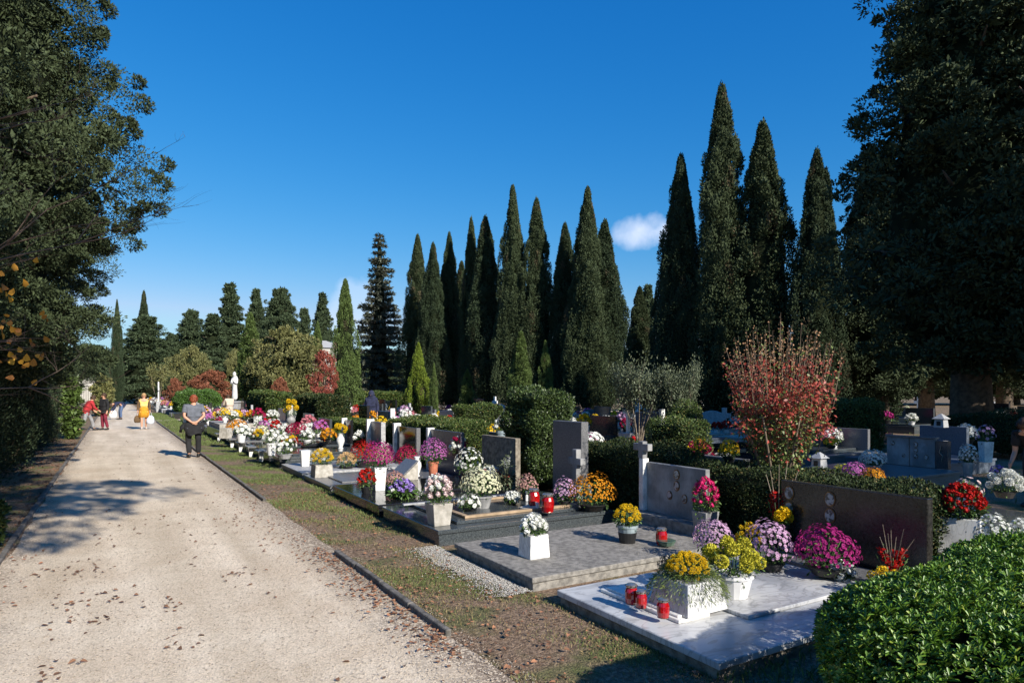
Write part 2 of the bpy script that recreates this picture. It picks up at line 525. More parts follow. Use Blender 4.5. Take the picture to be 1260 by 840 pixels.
def gravel_mat(edge=True):
    m = bpy.data.materials.new('pale_limestone_gravel')
    m.use_nodes = True
    t = m.node_tree; N = t.nodes; L = t.links
    p = N['Principled BSDF']
    p.inputs['Roughness'].default_value = .95
    p.inputs['Specular IOR Level'].default_value = .15
    g = N.new('ShaderNodeNewGeometry')
    def noise(s, d=5, r=.55):
        n = N.new('ShaderNodeTexNoise'); n.inputs['Scale'].default_value = s; n.inputs['Detail'].default_value = d
        n.inputs['Roughness'].default_value = r
        L.new(g.outputs['Position'], n.inputs['Vector']); return n.outputs['Fac']
    def ramp(f, a, b, ca, cb):
        r = N.new('ShaderNodeValToRGB'); L.new(f, r.inputs[0])
        r.color_ramp.elements[0].position = a; r.color_ramp.elements[1].position = b
        r.color_ramp.elements[0].color = (*ca, 1); r.color_ramp.elements[1].color = (*cb, 1); return r.outputs[0]
    def mix(f, a, b, mode='MIX'):
        x = N.new('ShaderNodeMix'); x.data_type = 'RGBA'; x.blend_type = mode
        if isinstance(f, float): x.inputs[0].default_value = f
        else: L.new(f, x.inputs[0])
        L.new(a, x.inputs[6]); L.new(b, x.inputs[7]); return x.outputs[2]
    base = ramp(noise(1.1, 7, .65), .34, .68, (.60, .49, .365), (.735, .635, .50))
    mp = N.new('ShaderNodeMapping'); mp.inputs['Scale'].default_value = (1.7, .14, 1)
    L.new(g.outputs['Position'], mp.inputs[0])
    ns = N.new('ShaderNodeTexNoise'); ns.inputs['Scale'].default_value = 1.3; ns.inputs['Detail'].default_value = 6; L.new(mp.outputs[0], ns.inputs['Vector'])
    base = mix(.8, base, ramp(ns.outputs['Fac'], .35, .66, (.80, .785, .76), (1.10, 1.11, 1.13)), 'MULTIPLY')
    v = N.new('ShaderNodeTexVoronoi'); v.inputs['Scale'].default_value = 95
    L.new(g.outputs['Position'], v.inputs['Vector'])
    sc = N.new('ShaderNodeSeparateColor'); L.new(v.outputs['Color'], sc.inputs[0])
    sp = ramp(sc.outputs[0], .02, .9, (.74, .72, .69), (1.18, 1.18, 1.18))
    c = mix(.75, base, sp, 'MULTIPLY')
    fine = ramp(noise(260, 3), .3, .7, (.84, .83, .81), (1.18, 1.18, 1.18))
    c = mix(.7, c, fine, 'MULTIPLY')
    if edge:
        sx = N.new('ShaderNodeSeparateXYZ'); L.new(g.outputs['Position'], sx.inputs[0])
        def mm(op, a, b, cl=False):
            n = N.new('ShaderNodeMath'); n.operation = op; n.use_clamp = cl
            for i, q in enumerate((a, b)):
                if isinstance(q, (int, float)): n.inputs[i].default_value = q
                else: L.new(q, n.inputs[i])
            return n.outputs[0]
        # leaf litter and soil creep in from both borders
        wob = mm('MULTIPLY', mm('SUBTRACT', noise(2.2, 8, .7), .5), 2.6)
        er = mm('ADD', mm('MULTIPLY', mm('SUBTRACT', sx.outputs[0], 1.62), 2.6), wob, True)
        el = mm('ADD', mm('MULTIPLY', mm('SUBTRACT', -0.62, sx.outputs[0]), 2.2), wob, True)
        ed = mm('MULTIPLY', mm('MAXIMUM', er, el), mm('GREATER_THAN', noise(38, 4), .46))
        dirt = ramp(noise(20, 8), .35, .7, (.14, .10, .07), (.33, .26, .20))
        c = mix(mm('MULTIPLY', ed, .9), c, dirt)
    L.new(c, p.inputs['Base Color'])
    b = N.new('ShaderNodeBump'); b.inputs['Strength'].default_value = .45; b.inputs['Distance'].default_value = .010
    h = N.new('ShaderNodeMath'); h.operation = 'ADD'
    L.new(v.outputs['Distance'], h.inputs[0]); L.new(noise(120, 4), h.inputs[1])
    L.new(h.outputs[0], b.inputs['Height']); L.new(b.outputs[0], p.inputs['Normal'])
    return m
M_ground, M_gravel, M_gravel2 = ground_mat(), gravel_mat(True), gravel_mat(False)
def sheet(name, x0, x1, y0, y1, z, m, nx=1, ny=1, wob=0):
    b = MB()
    vs, fs = [], []
    for j in range(ny + 1):
        for i in range(nx + 1):
            x = x0 + (x1 - x0) * i / nx
            y = y0 + (y1 - y0) * j / ny
            if wob and i in (0, nx): x += random.uniform(-wob, wob)
            vs.append((x, y, z))
    for j in range(ny):
        for i in range(nx):
            a = j * (nx + 1) + i
            fs.append((a, a + 1, a + nx + 2, a + nx + 1))
    b.add(vs, fs)
    return struct(name, b.mesh(name, m))
sheet('ground', -900, 900, -900, 900, 0, M_ground)
sheet('path', -1.0, 2.12, -6, 150, .006, M_gravel, 4, 300, .05)
sheet('cross_path', 2.2, 60, 45.0, 47.0, .004, M_gravel2)
sheet('side_path', 9.95, 11.15, 1, 44.5, .004, M_gravel2)
sheet('far_path', 31.5, 36.0, -30, 120, .004, M_gravel2)
# white gravel patch in front of the concrete tomb
b = MB()
ring = [(3.19, 4.95), (3.19, 6.95), (3.02, 7.02), (2.97, 6.9), (2.86, 6.72), (2.90, 6.5), (2.83, 6.3), (2.91, 6.1), (2.89, 5.85), (2.99, 5.6), (2.97, 5.4), (3.08, 5.2), (3.12, 5.02)]
b.add([(x, y, .012) for x, y in ring], [tuple(range(len(ring)))])
struct('gravel_patch', b.mesh('gravel_patch', M_gravel2))
# kerbs
def kerb(y0, y1, x, w=.052, h=.058, m=M_kerb, name='kerb'):
    b = MB()
    n = max(1, int((y1 - y0) / .6))
    for i in range(n):
        a, c = y0 + (y1 - y0) * i / n, y0 + (y1 - y0) * (i + 1) / n
        dz = random.uniform(-.008, .006)
        b.box(x - w / 2 + random.uniform(-.006, .006), x + w / 2, a, c - .006, -.05, h + dz)
    struct(name, b.mesh(name, m, bevel=.006))
kerb(4.40, 7.25, 2.10)
kerb(11.3, 44, 2.10)
kerb(7.2, 120, -1.04, .06, .05)
# pebbles, leaves, grass on the ground
def tri_noise(x, y):
    return (np.sin(x * 2.1 + 1.3 * np.sin(y * 1.7)) + np.sin(y * 2.9 + 1.1 * np.sin(x * 2.3 + 1)) + np.sin((x + y) * 5.1)) / 3
def scatter_leaves(name, pts, size, m, label):
    pts = np.array(pts)
    n = len(pts)
    a = RS.uniform(0, 2 * PI, n)
    T = A3(np.cos(a), np.sin(a), RS.uniform(-.1, .35, n))
    N = A3(RS.normal(0, .25, n), RS.normal(0, .25, n), np.ones(n))
    L = size * RS.uniform(.6, 1.3, n)
    me = leaves(name, pts, T, N, L, L * RS.uniform(.5, .85, n), m, fine=True, fold=.15)
    o = struct(name, me, 'stuff', label, 'leaves')
pts = []
for (u, v, n, s) in ((240, 582, 10, .35), (215, 592, 8, .3), (165, 650, 5, .3), (120, 700, 18, .32), (130, 665, 8, .3), (110, 735, 14, .3), (105, 765, 14, .22),
                     (70, 828, 10, .18), (205, 742, 8, .18), (215, 750, 5, .1), (285, 710, 12, .2), (60, 545 + 90, 8, .3), (215, 640, 6, .4),
                     (225, 790, 6, .2), (255, 655, 5, .4), (175, 640, 6, .4), (290, 640, 10, .3), (50, 710, 6, .3), (235, 540, 8, .6),
                     (100, 745, 10, .25), (260, 625, 6, .4), (80, 700, 8, .3)):
    x, y, z = G(u, v)
    for _ in range(n):
        pts.append((x + random.gauss(0, s * .6), y + random.gauss(0, s * .5), .014))
for _ in range(170):
    pts.append((random.uniform(-1, 2.0), 3 + 26 * random.random() ** 1.3, .014))
scatter_leaves('fallen_leaves', pts, .043, M_fall, 'brown leaves scattered over the pale gravel path')
pts = []
for _ in range(420):
    y = random.uniform(4.0, 7.6)
    pts.append((2.10 - abs(random.gauss(0, .16)) - .05, y, .016))
for _ in range(900):
    pts.append((random.uniform(2.1, 3.15), random.uniform(2.6, 14), .02))
for _ in range(200):
    pts.append((2.0 - abs(random.gauss(0, .3)), random.uniform(7.2, 13), .016))
for _ in range(90):
    pts.append((-1.05 + random.gauss(0, .22), random.uniform(6.5, 9.5), .016))
scatter_leaves('fallen_leaves', pts, .038, M_fallo, 'orange and brown leaves gathered along the low kerb and verge')
n = 26000
x = RS.uniform(-1.2, 2.25, n); y = 3.2 + 9 * RS.uniform(0, 1, n) ** 1.6
a = RS.uniform(0, 2 * PI, n)
sz = RS.uniform(.004, .011, n)
peb = leaves('pebbles', A3(x, y, np.full(n, .010)), A3(np.cos(a), np.sin(a), np.full(n, .25)), A3(np.zeros(n), np.zeros(n), np.ones(n)), sz * 1.3, sz,
             mat('limestone_chip', (.66, .58, .48), .9, (.36, .30, .24), island=1), fine=True, fold=.35)
n = 6500
x = 3.18 - np.abs(RS.normal(0, .17, n)); y = RS.uniform(4.95, 7.0, n); a = RS.uniform(0, 2 * PI, n); sz = RS.uniform(.006, .016, n)
struct('pebbles', leaves('pebbles', A3(x, y, np.full(n, .016)), A3(np.cos(a), np.sin(a), np.full(n, .3)), A3(np.zeros(n), np.zeros(n), np.ones(n)), sz * 1.3, sz,
             mat('white_chip', (.60, .57, .52), .9, (.36, .34, .31), island=1), fine=True, fold=.35), 'stuff', 'white gravel spilt beside the concrete tomb', 'gravel')
struct('pebbles', peb, 'stuff', 'loose limestone chips on the gravel path', 'gravel')
def grass(x0, x1, y0, y1, n, L, thr=-.05, m=M_grass, label='short sparse grass on the verge between path and tombs'):
    x = RS.uniform(x0, x1, n); y = RS.uniform(y0, y1, n)
    k = tri_noise(x * 1.2, y * .8) + RS.normal(0, .25, n) > thr
    x, y = x[k], y[k]; n = len(x)
    T = A3(RS.normal(0, .55, n), RS.normal(0, .55, n), np.ones(n))
    N = A3(RS.normal(0, 1, n), RS.normal(0, 1, n), RS.normal(0, .2, n))
    l = L * RS.uniform(.5, 1.4, n)
    struct('grass', leaves('grass', A3(x, y, np.zeros(n)), T, N, l, l * .16, m), 'stuff', label, 'grass')
grass(2.12, 3.22, 2.2, 9, 70000, .024, .30)
grass(2.12, 3.22, 2.2, 12, 26000, .026, -.1, M_dryg, 'dry straw and litter on the verge beside the tombs')
grass(2.12, 3.3, 9, 24, 50000, .04, .12, label='greener grass of the verge further up the path')
grass(2.12, 3.3, 24, 60, 20000, .09, -.2, label='far grass along the path border')
grass(3.2, 6.3, 1.0, 3.0, 9000, .06, -.2, label='grass below the near hedge and white marble tomb')
grass(7, 34, 2, 60, 30000, .09, .1, label='thin grass between the far tomb rows')
# litter on the shaded left verge
pts = [(-1.0 - random.random() * 1.2, random.uniform(8, 30), .012) for _ in range(1500)]
scatter_leaves('fallen_leaves', pts, .05, M_fall, 'dry litter on the shaded strip left of the path')

# ================================================================== FOLIAGE BUILDERS
def clump_leaves(centers, radii, per, up=.3, jitter=.5, L=.15, out_dir=None, rs=RS):
    """leaves over ellipsoid clumps; centers (k,3), radii (k,3)"""
    k = len(centers)
    d = norm(rs.normal(0, 1, (k * per, 3)))
    cc = np.repeat(centers, per, axis=0)
    rr = np.repeat(radii, per, axis=0)
    if out_dir is not None:
        od = np.repeat(out_dir, per, axis=0)
        s = np.sum(d * od, axis=1)
        d = np.where((s < -.25)[:, None], -d, d)
    p = cc + d * rr * rs.uniform(.55, 1.0, (k * per, 1))
    T = d * .8 + rs.normal(0, jitter, (k * per, 3))
    T[:, 2] += up
    N = d + rs.normal(0, .5, (k * per, 3))
    l = L * rs.uniform(.6, 1.4, k * per)
    return p, T, N, l
def cyp_profile(t):
    return np.minimum(1, (t + .02) / .14) ** .5 * np.maximum(0, 1 - t ** 2.1) ** .95
def make_cypress(seed, h=16.0, r=1.5, nc=560, per=125, L=.125, m=M_cyp, spires=(), trunk=.6):
    rs = np.random.RandomState(seed)
    allc, allr, od = [], [], []
    def spire(cx, cy, h0, h1, r1, n):
        t = rs.uniform(0, 1, n) ** .9
        a = rs.uniform(0, 2 * PI, n)
        bulge = 1 + .17 * np.sin(3 * a + seed + 3 * t) + .13 * np.sin(13 * t + 2 * a + seed)
        rr = r1 * cyp_profile(t) * bulge * rs.uniform(.70, 1.02, n)
        c = A3(cx + rr * np.cos(a), cy + rr * np.sin(a), h0 + (h1 - h0) * t)
        pr = .27 * (.5 + .75 * (1 - t)) * (r1 / 1.5) ** .5
        allc.append(c); allr.append(A3(pr, pr, pr * rs.uniform(2.2, 4.4, n))); od.append(norm(A3(np.cos(a), np.sin(a), np.full(n, .3))))
    spire(0, 0, trunk, h, r, nc)
    for (cx, cy, hh, rr_) in spires: spire(cx, cy, trunk + h * .2, hh, rr_, int(nc * .5))
    C = np.concatenate(allc); R_ = np.concatenate(allr); O = np.concatenate(od)
    k = rs.uniform(0, 1, len(C))
    C[k < .05] *= np.array([1.13, 1.13, 1.0])
    k = rs.uniform(0, 1, len(C)) < .035
    p, T, N, l = clump_leaves(C, R_, per, .9, .35, L * h / 16, O, rs)
    crown = leaves('cypress_crown', p, T, N, l, l * .42, [m, M_dryc], np.repeat(k.astype(int), per))
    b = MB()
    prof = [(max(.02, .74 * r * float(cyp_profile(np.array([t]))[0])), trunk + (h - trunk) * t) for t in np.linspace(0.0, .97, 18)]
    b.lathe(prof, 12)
    core = b.mesh('shade_core', M_core, smooth=True)  # opaque core, coloured dark for the shade between the plumes
    b = MB().tube([(0, 0, -.1), (0.02, 0, trunk), (.05, 0, trunk + 1.5)], [.26 * r / 1.5, .2 * r / 1.5, .12], 10)
    return [('trunk', b.mesh('trunk', M_bark, smooth=True)), ('crown', crown), ('shade_core', core)]
def make_tier(seed, h=17.0, r=4.0, base=1.2, whorls=26, nb=9, m=M_pine, L=.30, per=70, droop=-.15, power=.9, gap=0.0, core=.35):
    """layered conifer with real limbs"""
    rs = np.random.RandomState(seed)
    P_, T_, N_, L_ = [], [], [], []
    bb = MB()
    bb.tube([(0, 0, -.1), (.05, 0, h * .5), (0, 0, h * .97)], [h * .022, h * .013, .03], 9)
    br = MB()
    for i in range(whorls):
        t = (i + rs.uniform(-.3, .3)) / whorls
        t = min(max(t, 0), .985)
        z = base + (h - base) * t
        rad = r * max(.05, (1 - t) ** power) * rs.uniform(.82, 1.1) * min(1, .75 + t * 3)
        a0 = rs.uniform(0, 2 * PI)
        for k in range(nb):
            if rs.uniform() < gap: continue
            a = a0 + 2 * PI * k / nb + rs.normal(0, .15)
            rl = rad * rs.uniform(.7, 1.12)
            dz = droop * rl
            tip = np.array([math.cos(a) * rl, math.sin(a) * rl, z + dz + .12 * rl])
            br.tube([(0, 0, z), (math.cos(a) * rl * .5, math.sin(a) * rl * .5, z + dz * .7), tuple(tip)], [.05 * rl / 2 + .02, .03, .01], 4)
            n = max(12, int(per * (rl / r) ** 1.1))
            s = rs.uniform(.22, 1.02, n) ** .8
            w = .34 * rl * (1.15 - s) + .10
            lat = rs.normal(0, .5, n) * w
            p = A3(math.cos(a) * rl * s - math.sin(a) * lat, math.sin(a) * rl * s + math.cos(a) * lat, z + dz * s + .12 * rl * s * s + rs.normal(0, .07 + .05 * rl * .3, n))
            T = A3(math.cos(a) - math.sin(a) * lat * 1.2, math.sin(a) + math.cos(a) * lat * 1.2, rs.normal(.15, .4, n))
            P_.append(p); T_.append(T + rs.normal(0, .3, (n, 3))); N_.append(A3(rs.normal(0, .4, n), rs.normal(0, .4, n), np.ones(n)))
            L_.append(L * rs.uniform(.6, 1.3, n))
    P_ = np.concatenate(P_); T_ = np.concatenate(T_); N_ = np.concatenate(N_); L_ = np.concatenate(L_)
    crown = leaves('conifer_crown', P_, T_, N_, L_, L_ * .45, m)
    c = []
    c.append(('trunk', bb.mesh('trunk', M_bark, smooth=True)))
    c.append(('limbs', br.mesh('limbs', M_bark)))
    c.append(('crown', crown))
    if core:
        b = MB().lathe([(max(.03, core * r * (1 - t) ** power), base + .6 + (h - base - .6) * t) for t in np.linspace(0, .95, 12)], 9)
        c.append(('shade_core', b.mesh('shade_core', M_core, smooth=True)))  # solid dark filler, shade behind the limbs put into its colour
    return c
def make_dense(seed, h=17.0, rfun=None, nl=420, per=120, lr=(.5, 1.1), L=.11, m=M_con, base=2.2, tr=.42, corek=.62, flat=.6, bark=M_bark, lean=None, wide=.40, inner=26):
    """big evergreen crown of many overlapping foliage lobes"""
    rs = np.random.RandomState(seed)
    t = rs.uniform(0, 1, nl)
    a = rs.uniform(0, 2 * PI, nl)
    R0 = np.array([rfun(q) for q in t])
    rr = R0 * (1 + .16 * np.sin(2 * a + seed) + .14 * np.sin(11 * t + 3 * a) + .10 * np.sin(23 * t + seed)) * rs.uniform(.55, 1.0, nl)
    c = A3(rr * np.cos(a), rr * np.sin(a), base + (h - base) * t)
    q = rs.uniform(lr[0], lr[1], nl) * (.55 + .45 * R0 / max(R0))
    rad = A3(q, q, q * flat)
    # sprays poke outwards so the outline is uneven
    ns = nl // 2
    i = rs.randint(0, nl, ns)
    o = norm(A3(np.cos(a[i]), np.sin(a[i]), rs.uniform(-.1, .45, ns)))
    c2 = c[i] + o * (q[i] * rs.uniform(.7, 1.3, ns))[:, None]
    q2 = q[i] * rs.uniform(.25, .5, ns)
    C = np.concatenate([c, c2]); RR = np.concatenate([rad, A3(q2, q2, q2 * .6)])
    O = norm(np.concatenate([A3(np.cos(a), np.sin(a), np.full(nl, .5)), o]))
    p, T, N, l = clump_leaves(C, RR, per, .25, .55, L, O, rs)
    p2, T2, N2, l2 = clump_leaves(c * np.array([.8, .8, 1]), rad * .9, inner, .2, .8, L * 2.2, None, rs)
    crown = leaves('foliage_crown', np.concatenate([p, p2]), np.concatenate([T, T2]), np.concatenate([N, N2]), np.concatenate([l, l2]), np.concatenate([l, l2]) * wide, m)
    b = MB().tube([(0, 0, -.1), (.04, .03, base), (.1, -.05, h * .55), (0, 0, h * .9)], [tr * 1.25, tr, tr * .5, .05], 12)
    for k in range(26):
        z = base * .8 + (h * .85 - base) * k / 26
        an = k * 2.4
        R1 = rfun(min(1, max(0, (z - base) / (h - base)))) * .9
        b.tube([(0, 0, z), (math.cos(an) * R1 * .5, math.sin(an) * R1 * .5, z + .25 * R1), (math.cos(an) * R1, math.sin(an) * R1, z + .35 * R1)], [tr * .3, tr * .16, .02], 5)
    out = [('trunk', b.mesh('trunk', bark, smooth=True)), ('crown', crown)]
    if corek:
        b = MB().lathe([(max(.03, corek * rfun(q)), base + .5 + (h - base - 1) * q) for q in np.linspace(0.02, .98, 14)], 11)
        out.append(('shade_core', b.mesh('shade_core', M_core, smooth=True)))  # opaque filler whose dark colour stands for shade inside the crown
    return out
def hedge_mesh(sx, sy, sz, L, n, m, seed=1, pw=6.0, rough=.05, z0=.0, fine=False, up=.5, wide=.5, rosette=False):
    """clipped hedge: leaves over a rounded block, half sizes sx, sy and height sz"""
    rs = np.random.RandomState(seed)
    d = norm(rs.normal(0, 1, (n, 3)))
    # spread evenly over a superellipsoid
    face = rs.uniform(0, 1, n)
    A = np.array([sx * sy, sy * sz * 2, sx * sz * 2]); A = A / A.sum()
    u, v = rs.uniform(-1, 1, n), rs.uniform(-1, 1, n)
    s = rs.choice([-1, 1], n)
    q = np.where((face < A[0])[:, None], A3(u, v, np.ones(n)), np.where((face < A[0] + A[1])[:, None], A3(s, u, v), A3(u, s, v)))
    k = (np.abs(q) ** pw).sum(axis=1) ** (1 / pw)
    q = q / k[:, None]
    nn = norm(np.sign(q) * np.abs(q) ** (pw - 1) / np.array([sx, sy, sz / 2]))
    bump = rough * (np.sin(q[:, 0] * sx * 5 + seed) + np.sin(q[:, 1] * sy * 6.3 + 2 * seed) + np.sin(q[:, 2] * sz * 5 + q[:, 0] * sx * 4)) / 1.5
    p = q * np.array([sx, sy, sz / 2]) + np.array([0, 0, sz / 2 + z0])
    p = p + nn * (bump - np.abs(rs.normal(0, .6 * L + rough * .5, n)))[:, None]
    if rosette:
        k = 8
        m_ = n // k
        sh = norm(nn[:m_] * .55 + rs.normal(0, .28, (m_, 3)) + np.array([0, 0, .55]))
        p0 = p[:m_]
        a1 = norm(np.cross(sh, np.array([[.3, .9, .1]]))); a2 = np.cross(sh, a1)
        P_, T_, N_, l_ = [], [], [], []
        off = rs.uniform(0, 6.28, m_)[:, None]
        q_ = rs.uniform(.7, 1.25, m_)
        for j in range(k):
            an = off + j * 2.399
            rd = a1 * np.cos(an) + a2 * np.sin(an)
            lift = .25 + .16 * j
            P_.append(p0 + sh * (L * .10 * j) ); T_.append(rd + sh * lift + rs.normal(0, .12, rd.shape)); N_.append(sh - rd * lift); l_.append(L * q_ * (1.05 - .05 * j))
        P_ = np.concatenate(P_); l_ = np.concatenate(l_)
        return leaves('hedge_leaves', P_, np.concatenate(T_), np.concatenate(N_), l_, l_ * wide, m, fine=fine)
    T = nn * .7 + rs.normal(0, .6, (n, 3)); T[:, 2] += up
    N = nn * .9 + rs.normal(0, .55, (n, 3)); N[:, 2] += .3
    l = L * rs.uniform(.6, 1.3, n)
    return leaves('hedge_leaves', p, T, N, l, l * wide, m, fine=fine)
def hedge(name, label, x0, x1, y0, y1, h, L=.05, dens=1700, m=M_box, seed=1, pw=7.0, rough=.04, group=None, cat='hedge', fine=False, **kw):
    sx, sy = (x1 - x0) / 2, (y1 - y0) / 2
    t = thing(name, label, cat, ((x0 + x1) / 2, (y0 + y1) / 2, 0), 0, group)
    area = 4 * sx * sy + 4 * (sx + sy) * h
    part('foliage', hedge_mesh(sx, sy, h, L, int(area * dens), m, seed, pw, rough, fine=fine, **kw), t)
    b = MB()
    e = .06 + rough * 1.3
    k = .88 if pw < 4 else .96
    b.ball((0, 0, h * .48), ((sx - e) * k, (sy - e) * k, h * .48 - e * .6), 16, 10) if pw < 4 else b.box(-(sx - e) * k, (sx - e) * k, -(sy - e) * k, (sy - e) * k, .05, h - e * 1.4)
    part('hedge_shade_core', b.mesh('hedge_shade_core', M_core, smooth=pw < 4), t)
    for i in range(3):
        st = MB().tube([(0, 0, -.05), (.02, .01, h * .4)], .03, 6)
        part('stem', st.mesh('stem', M_bark), t, ((i - 1) * sx * .5, (i - 1) * sy * .5, 0))
    return t
def put_tree(name, label, cat, parts, loc, rz=0, sc=1.0, group=None):
    t = thing(name, label, cat, loc, rz, group, sc)
    for pn, me in parts: part(pn, me, t)
    return t

# ================================================================== TREES
CYP = [make_cypress(s, m=mm, spires=sp) for s, mm, sp in ((1, M_cyp, ()), (2, M_cyp, ((.55, .1, 15.0, .7),)), (3, M_cypo, ((-.5, .3, 13.6, .8), (.3, -.4, 12, .7))), (4, M_cyp, ((.6, -.2, 13.2, .9),)), (5, M_cypo, ()))]
GC = 'tall cypresses in the dark row behind the tombs'
cyps = [  # u, top v, x of the row, width factor, variant
    (514, 288, 27, 1.15, 4), (533, 298, 25.5, 1.0, 1), (553, 284, 27, 1.0, 3), (568, 320, 29, 1.1, 2), (580, 267, 26.5, .85, 4), (597, 265, 26, 1.15, 1),
    (631, 226, 25.5, 1.08, 2), (660, 243, 26, 1.15, 4), (695, 274, 26.5, 1.15, 0), (723, 228, 25.5, 1.0, 2), (744, 268, 26.5, 1.4, 3),
    (838, 187, 26, 1.0, 3), (888, 102, 26, 1.15, 4), (939, 148, 26.2, 1.25, 4), (1005, 182, 25.8, 1.1, 1), (1071, 180, 28, 1.2, 0), (820, 300, 27.5, .9, 4)]
for i, (u, tv, xr, wf, var) in enumerate(cyps):
    lat = (u - 630) / FPX
    kx = 44.8 if u < 780 else 35.7
    d = (kx + (xr - 26) * 1.5) / (FW[0] + RT[0] * lat + .42 * (FW[1] + RT[1] * lat))
    x, y = W2(u, d)
    h = CAMH + (HOR - tv) / FPX * d
    wf *= (.86, .96, .80, .90)[i % 4]
    h *= .972
    t = put_tree('cypress', None, 'cypress', CYP[var], (x, y, 0), i * 1.3, (wf * (h / 16) ** .5, wf * (h / 16) ** .5, h / 16), GC)
    later(t, 'tall dark cypress', 'in the long row behind the tombs')
def tree_at(name, label, cat, parts, u, tv, d, h0, wpx=None, w0=None, rz=0, group=None):
    x, y = W2(u, d)
    h = CAMH + (HOR - tv) / FPX * d
    s = h / h0
    sw = s if wpx is None else (wpx / FPX * d) / w0
    return put_tree(name, label, cat, parts, (x, y, 0), rz, (sw, sw, s), group)
YC = make_cypress(21, 16, 1.5, 420, 80, .17, M_cypb)
LC = make_cypress(22, 16, 2.6, 420, 70, .26, M_lime)
tree_at('cypress', 'green narrow cypress standing alone left of the dark fir', 'cypress', YC, 425, 347, 46, 16, 36, 3.2)
tree_at('cypress', 'broad green cypress right behind the white statue', 'cypress', YC, 308, 387, 62, 16, 36, 3.2, 1)
tree_at('cypress', 'slim young cypress left of the lone green cypress', 'cypress', YC, 391, 398, 70, 16, 20, 3.2, 2)
tree_at('cypress', 'lime green bushy young cypress below the dark row', 'cypress', LC, 515, 425, 40, 16, 28, 5.4)
tree_at('cypress', 'small dark green column beside the lime green cypress', 'cypress', YC, 534, 448, 38, 16, 12, 3.2, 1)
tree_at('cypress', 'small rounded cypress between the lime one and the hedge', 'cypress', YC, 575, 455, 38, 16, 22, 3.2, 2)
tree_at('cypress', 'pale green pointed young cypress above the round bush', 'cypress', YC, 641, 410, 32, 16, 34, 3.2, 3)
tree_at('cypress', 'small pointed cypress right of the pale green one', 'cypress', YC, 671, 421, 32, 16, 22, 3.2, 4)
tree_at('cypress', 'short broad olive cypress left of the gap with the cloud', 'cypress', CYP[4], 787, 357, 40, 16, 46, 3.2, 1)
tree_at('cypress', 'tall thin cypress at the left behind the garden trees', 'cypress', CYP[0], 144, 372, 75, 16, 16, 3.2, 1)
tree_at('cypress', 'pair-like dark cypress top behind the dome-shaped cedar', 'cypress', CYP[1], 177, 361, 112, 16, 26, 3.4, 1)
def cone(R_, p=.75): return lambda t: R_ * max(.05, (1 - t) ** p) * min(1, .6 + 3 * t) * (1 + .10 * math.sin(19 * t) + .06 * math.sin(37 * t + 1))
TI = [make_dense(31, 17, cone(4.2), 240, 70, (.6, 1.2), .26, M_pine, 1.0, .3, .62, .45), make_dense(32, 17, cone(3.2, .8), 220, 70, (.5, 1.0), .24, M_pine, 1.2, .3, .62, .45),
      make_dense(33, 17, cone(5.0, .6), 300, 80, (.7, 1.3), .26, M_pine, .8, .35, .66, .42)]
FIR = make_tier(35, 19, 3.7, 1.0, 30, 10, M_conb, .30, 230, -.22, .78, .10, .28)
tree_at('fir_tree', 'tall dark grey-green fir left of the cypress row', 'fir', FIR, 467, 283, 64, 19, 76, 6.4)
tree_at('cedar_tree', 'broad dome-shaped dark cedar at the end of the path', 'cedar', TI[2], 179, 390, 92, 17, 84, 9.4)
GP = 'dark conifers closing the view'
for i, (u, tv, d, w, k) in enumerate(((235, 383, 100, 60, 2), (262, 388, 92, 62, 0), (283, 351, 96, 56, 1), (315, 358, 104, 40, 1), (346, 357, 92, 70, 2), (375, 381, 98, 40, 0), (397, 363, 102, 40, 1), (212, 412, 110, 50, 2), (335, 385, 110, 60, 2),
                                    (797, 353, 60, 44, 1), (440, 430, 90, 50, 2))):
    t = tree_at('conifer', None, 'conifer', TI[k], u, tv, d, 17, w, (8, 6.2, 9.4)[k], i, GP)
    later(t, 'dark distant conifer', 'behind the tombs')
def dome(t): return max(.05, math.sin(PI * min(1, .16 + .84 * t)) ** .6)
DEC = make_dense(41, 8, lambda t: 3.6 * dome(t), 160, 90, (.6, 1.0), .22, M_autg, 1.4, .22, .5)
ROU = make_dense(42, 8, lambda t: 3.8 * dome(t), 160, 90, (.6, 1.0), .24, M_pine, 1.2, .25, .6)
tree_at('broadleaf_tree', 'yellow-green autumn tree left of the lone cypress', 'tree', DEC, 352, 405, 60, 8, 84, 7.6)
tree_at('broadleaf_tree', 'smaller yellowing tree beyond the end of the path', 'tree', DEC, 236, 428, 70, 8, 46, 7.6, 1)
tree_at('broadleaf_tree', 'thin yellowing tree between the conifers and the statue', 'tree', DEC, 290, 432, 72, 8, 34, 7.6, 2)
REDB = make_dense(43, 3, lambda t: 1.5 * dome(t), 90, 80, (.3, .55), .12, M_rust, .3, .08, .6)
REDT = make_dense(44, 4, lambda t: 1.2 * dome(t), 60, 45, (.2, .4), .09, M_red, 1.5, .05, 0, bark=M_barkp)
tree_at('shrub', 'rust brown autumn shrub among the far tombs', 'shrub', REDB, 258, 459, 60, 3, 50, 3.2)
tree_at('shrub', 'small rust coloured shrub behind the standing red-haired visitor', 'shrub', REDB, 215, 468, 62, 3, 22, 3.2, 2)
tree_at('shrub', 'dark red shrub behind the tombs left of the red tree', 'shrub', REDB, 345, 468, 48, 3, 24, 3.2, 1)
x, y = W2(398, 33)
put_tree('red_tree', 'slender small tree with red autumn leaves behind the path tombs', 'tree', REDT, (x, y, 0), 0, (.62, .62, .94 * (CAMH + (HOR - 428) / FPX * 33) / 4))
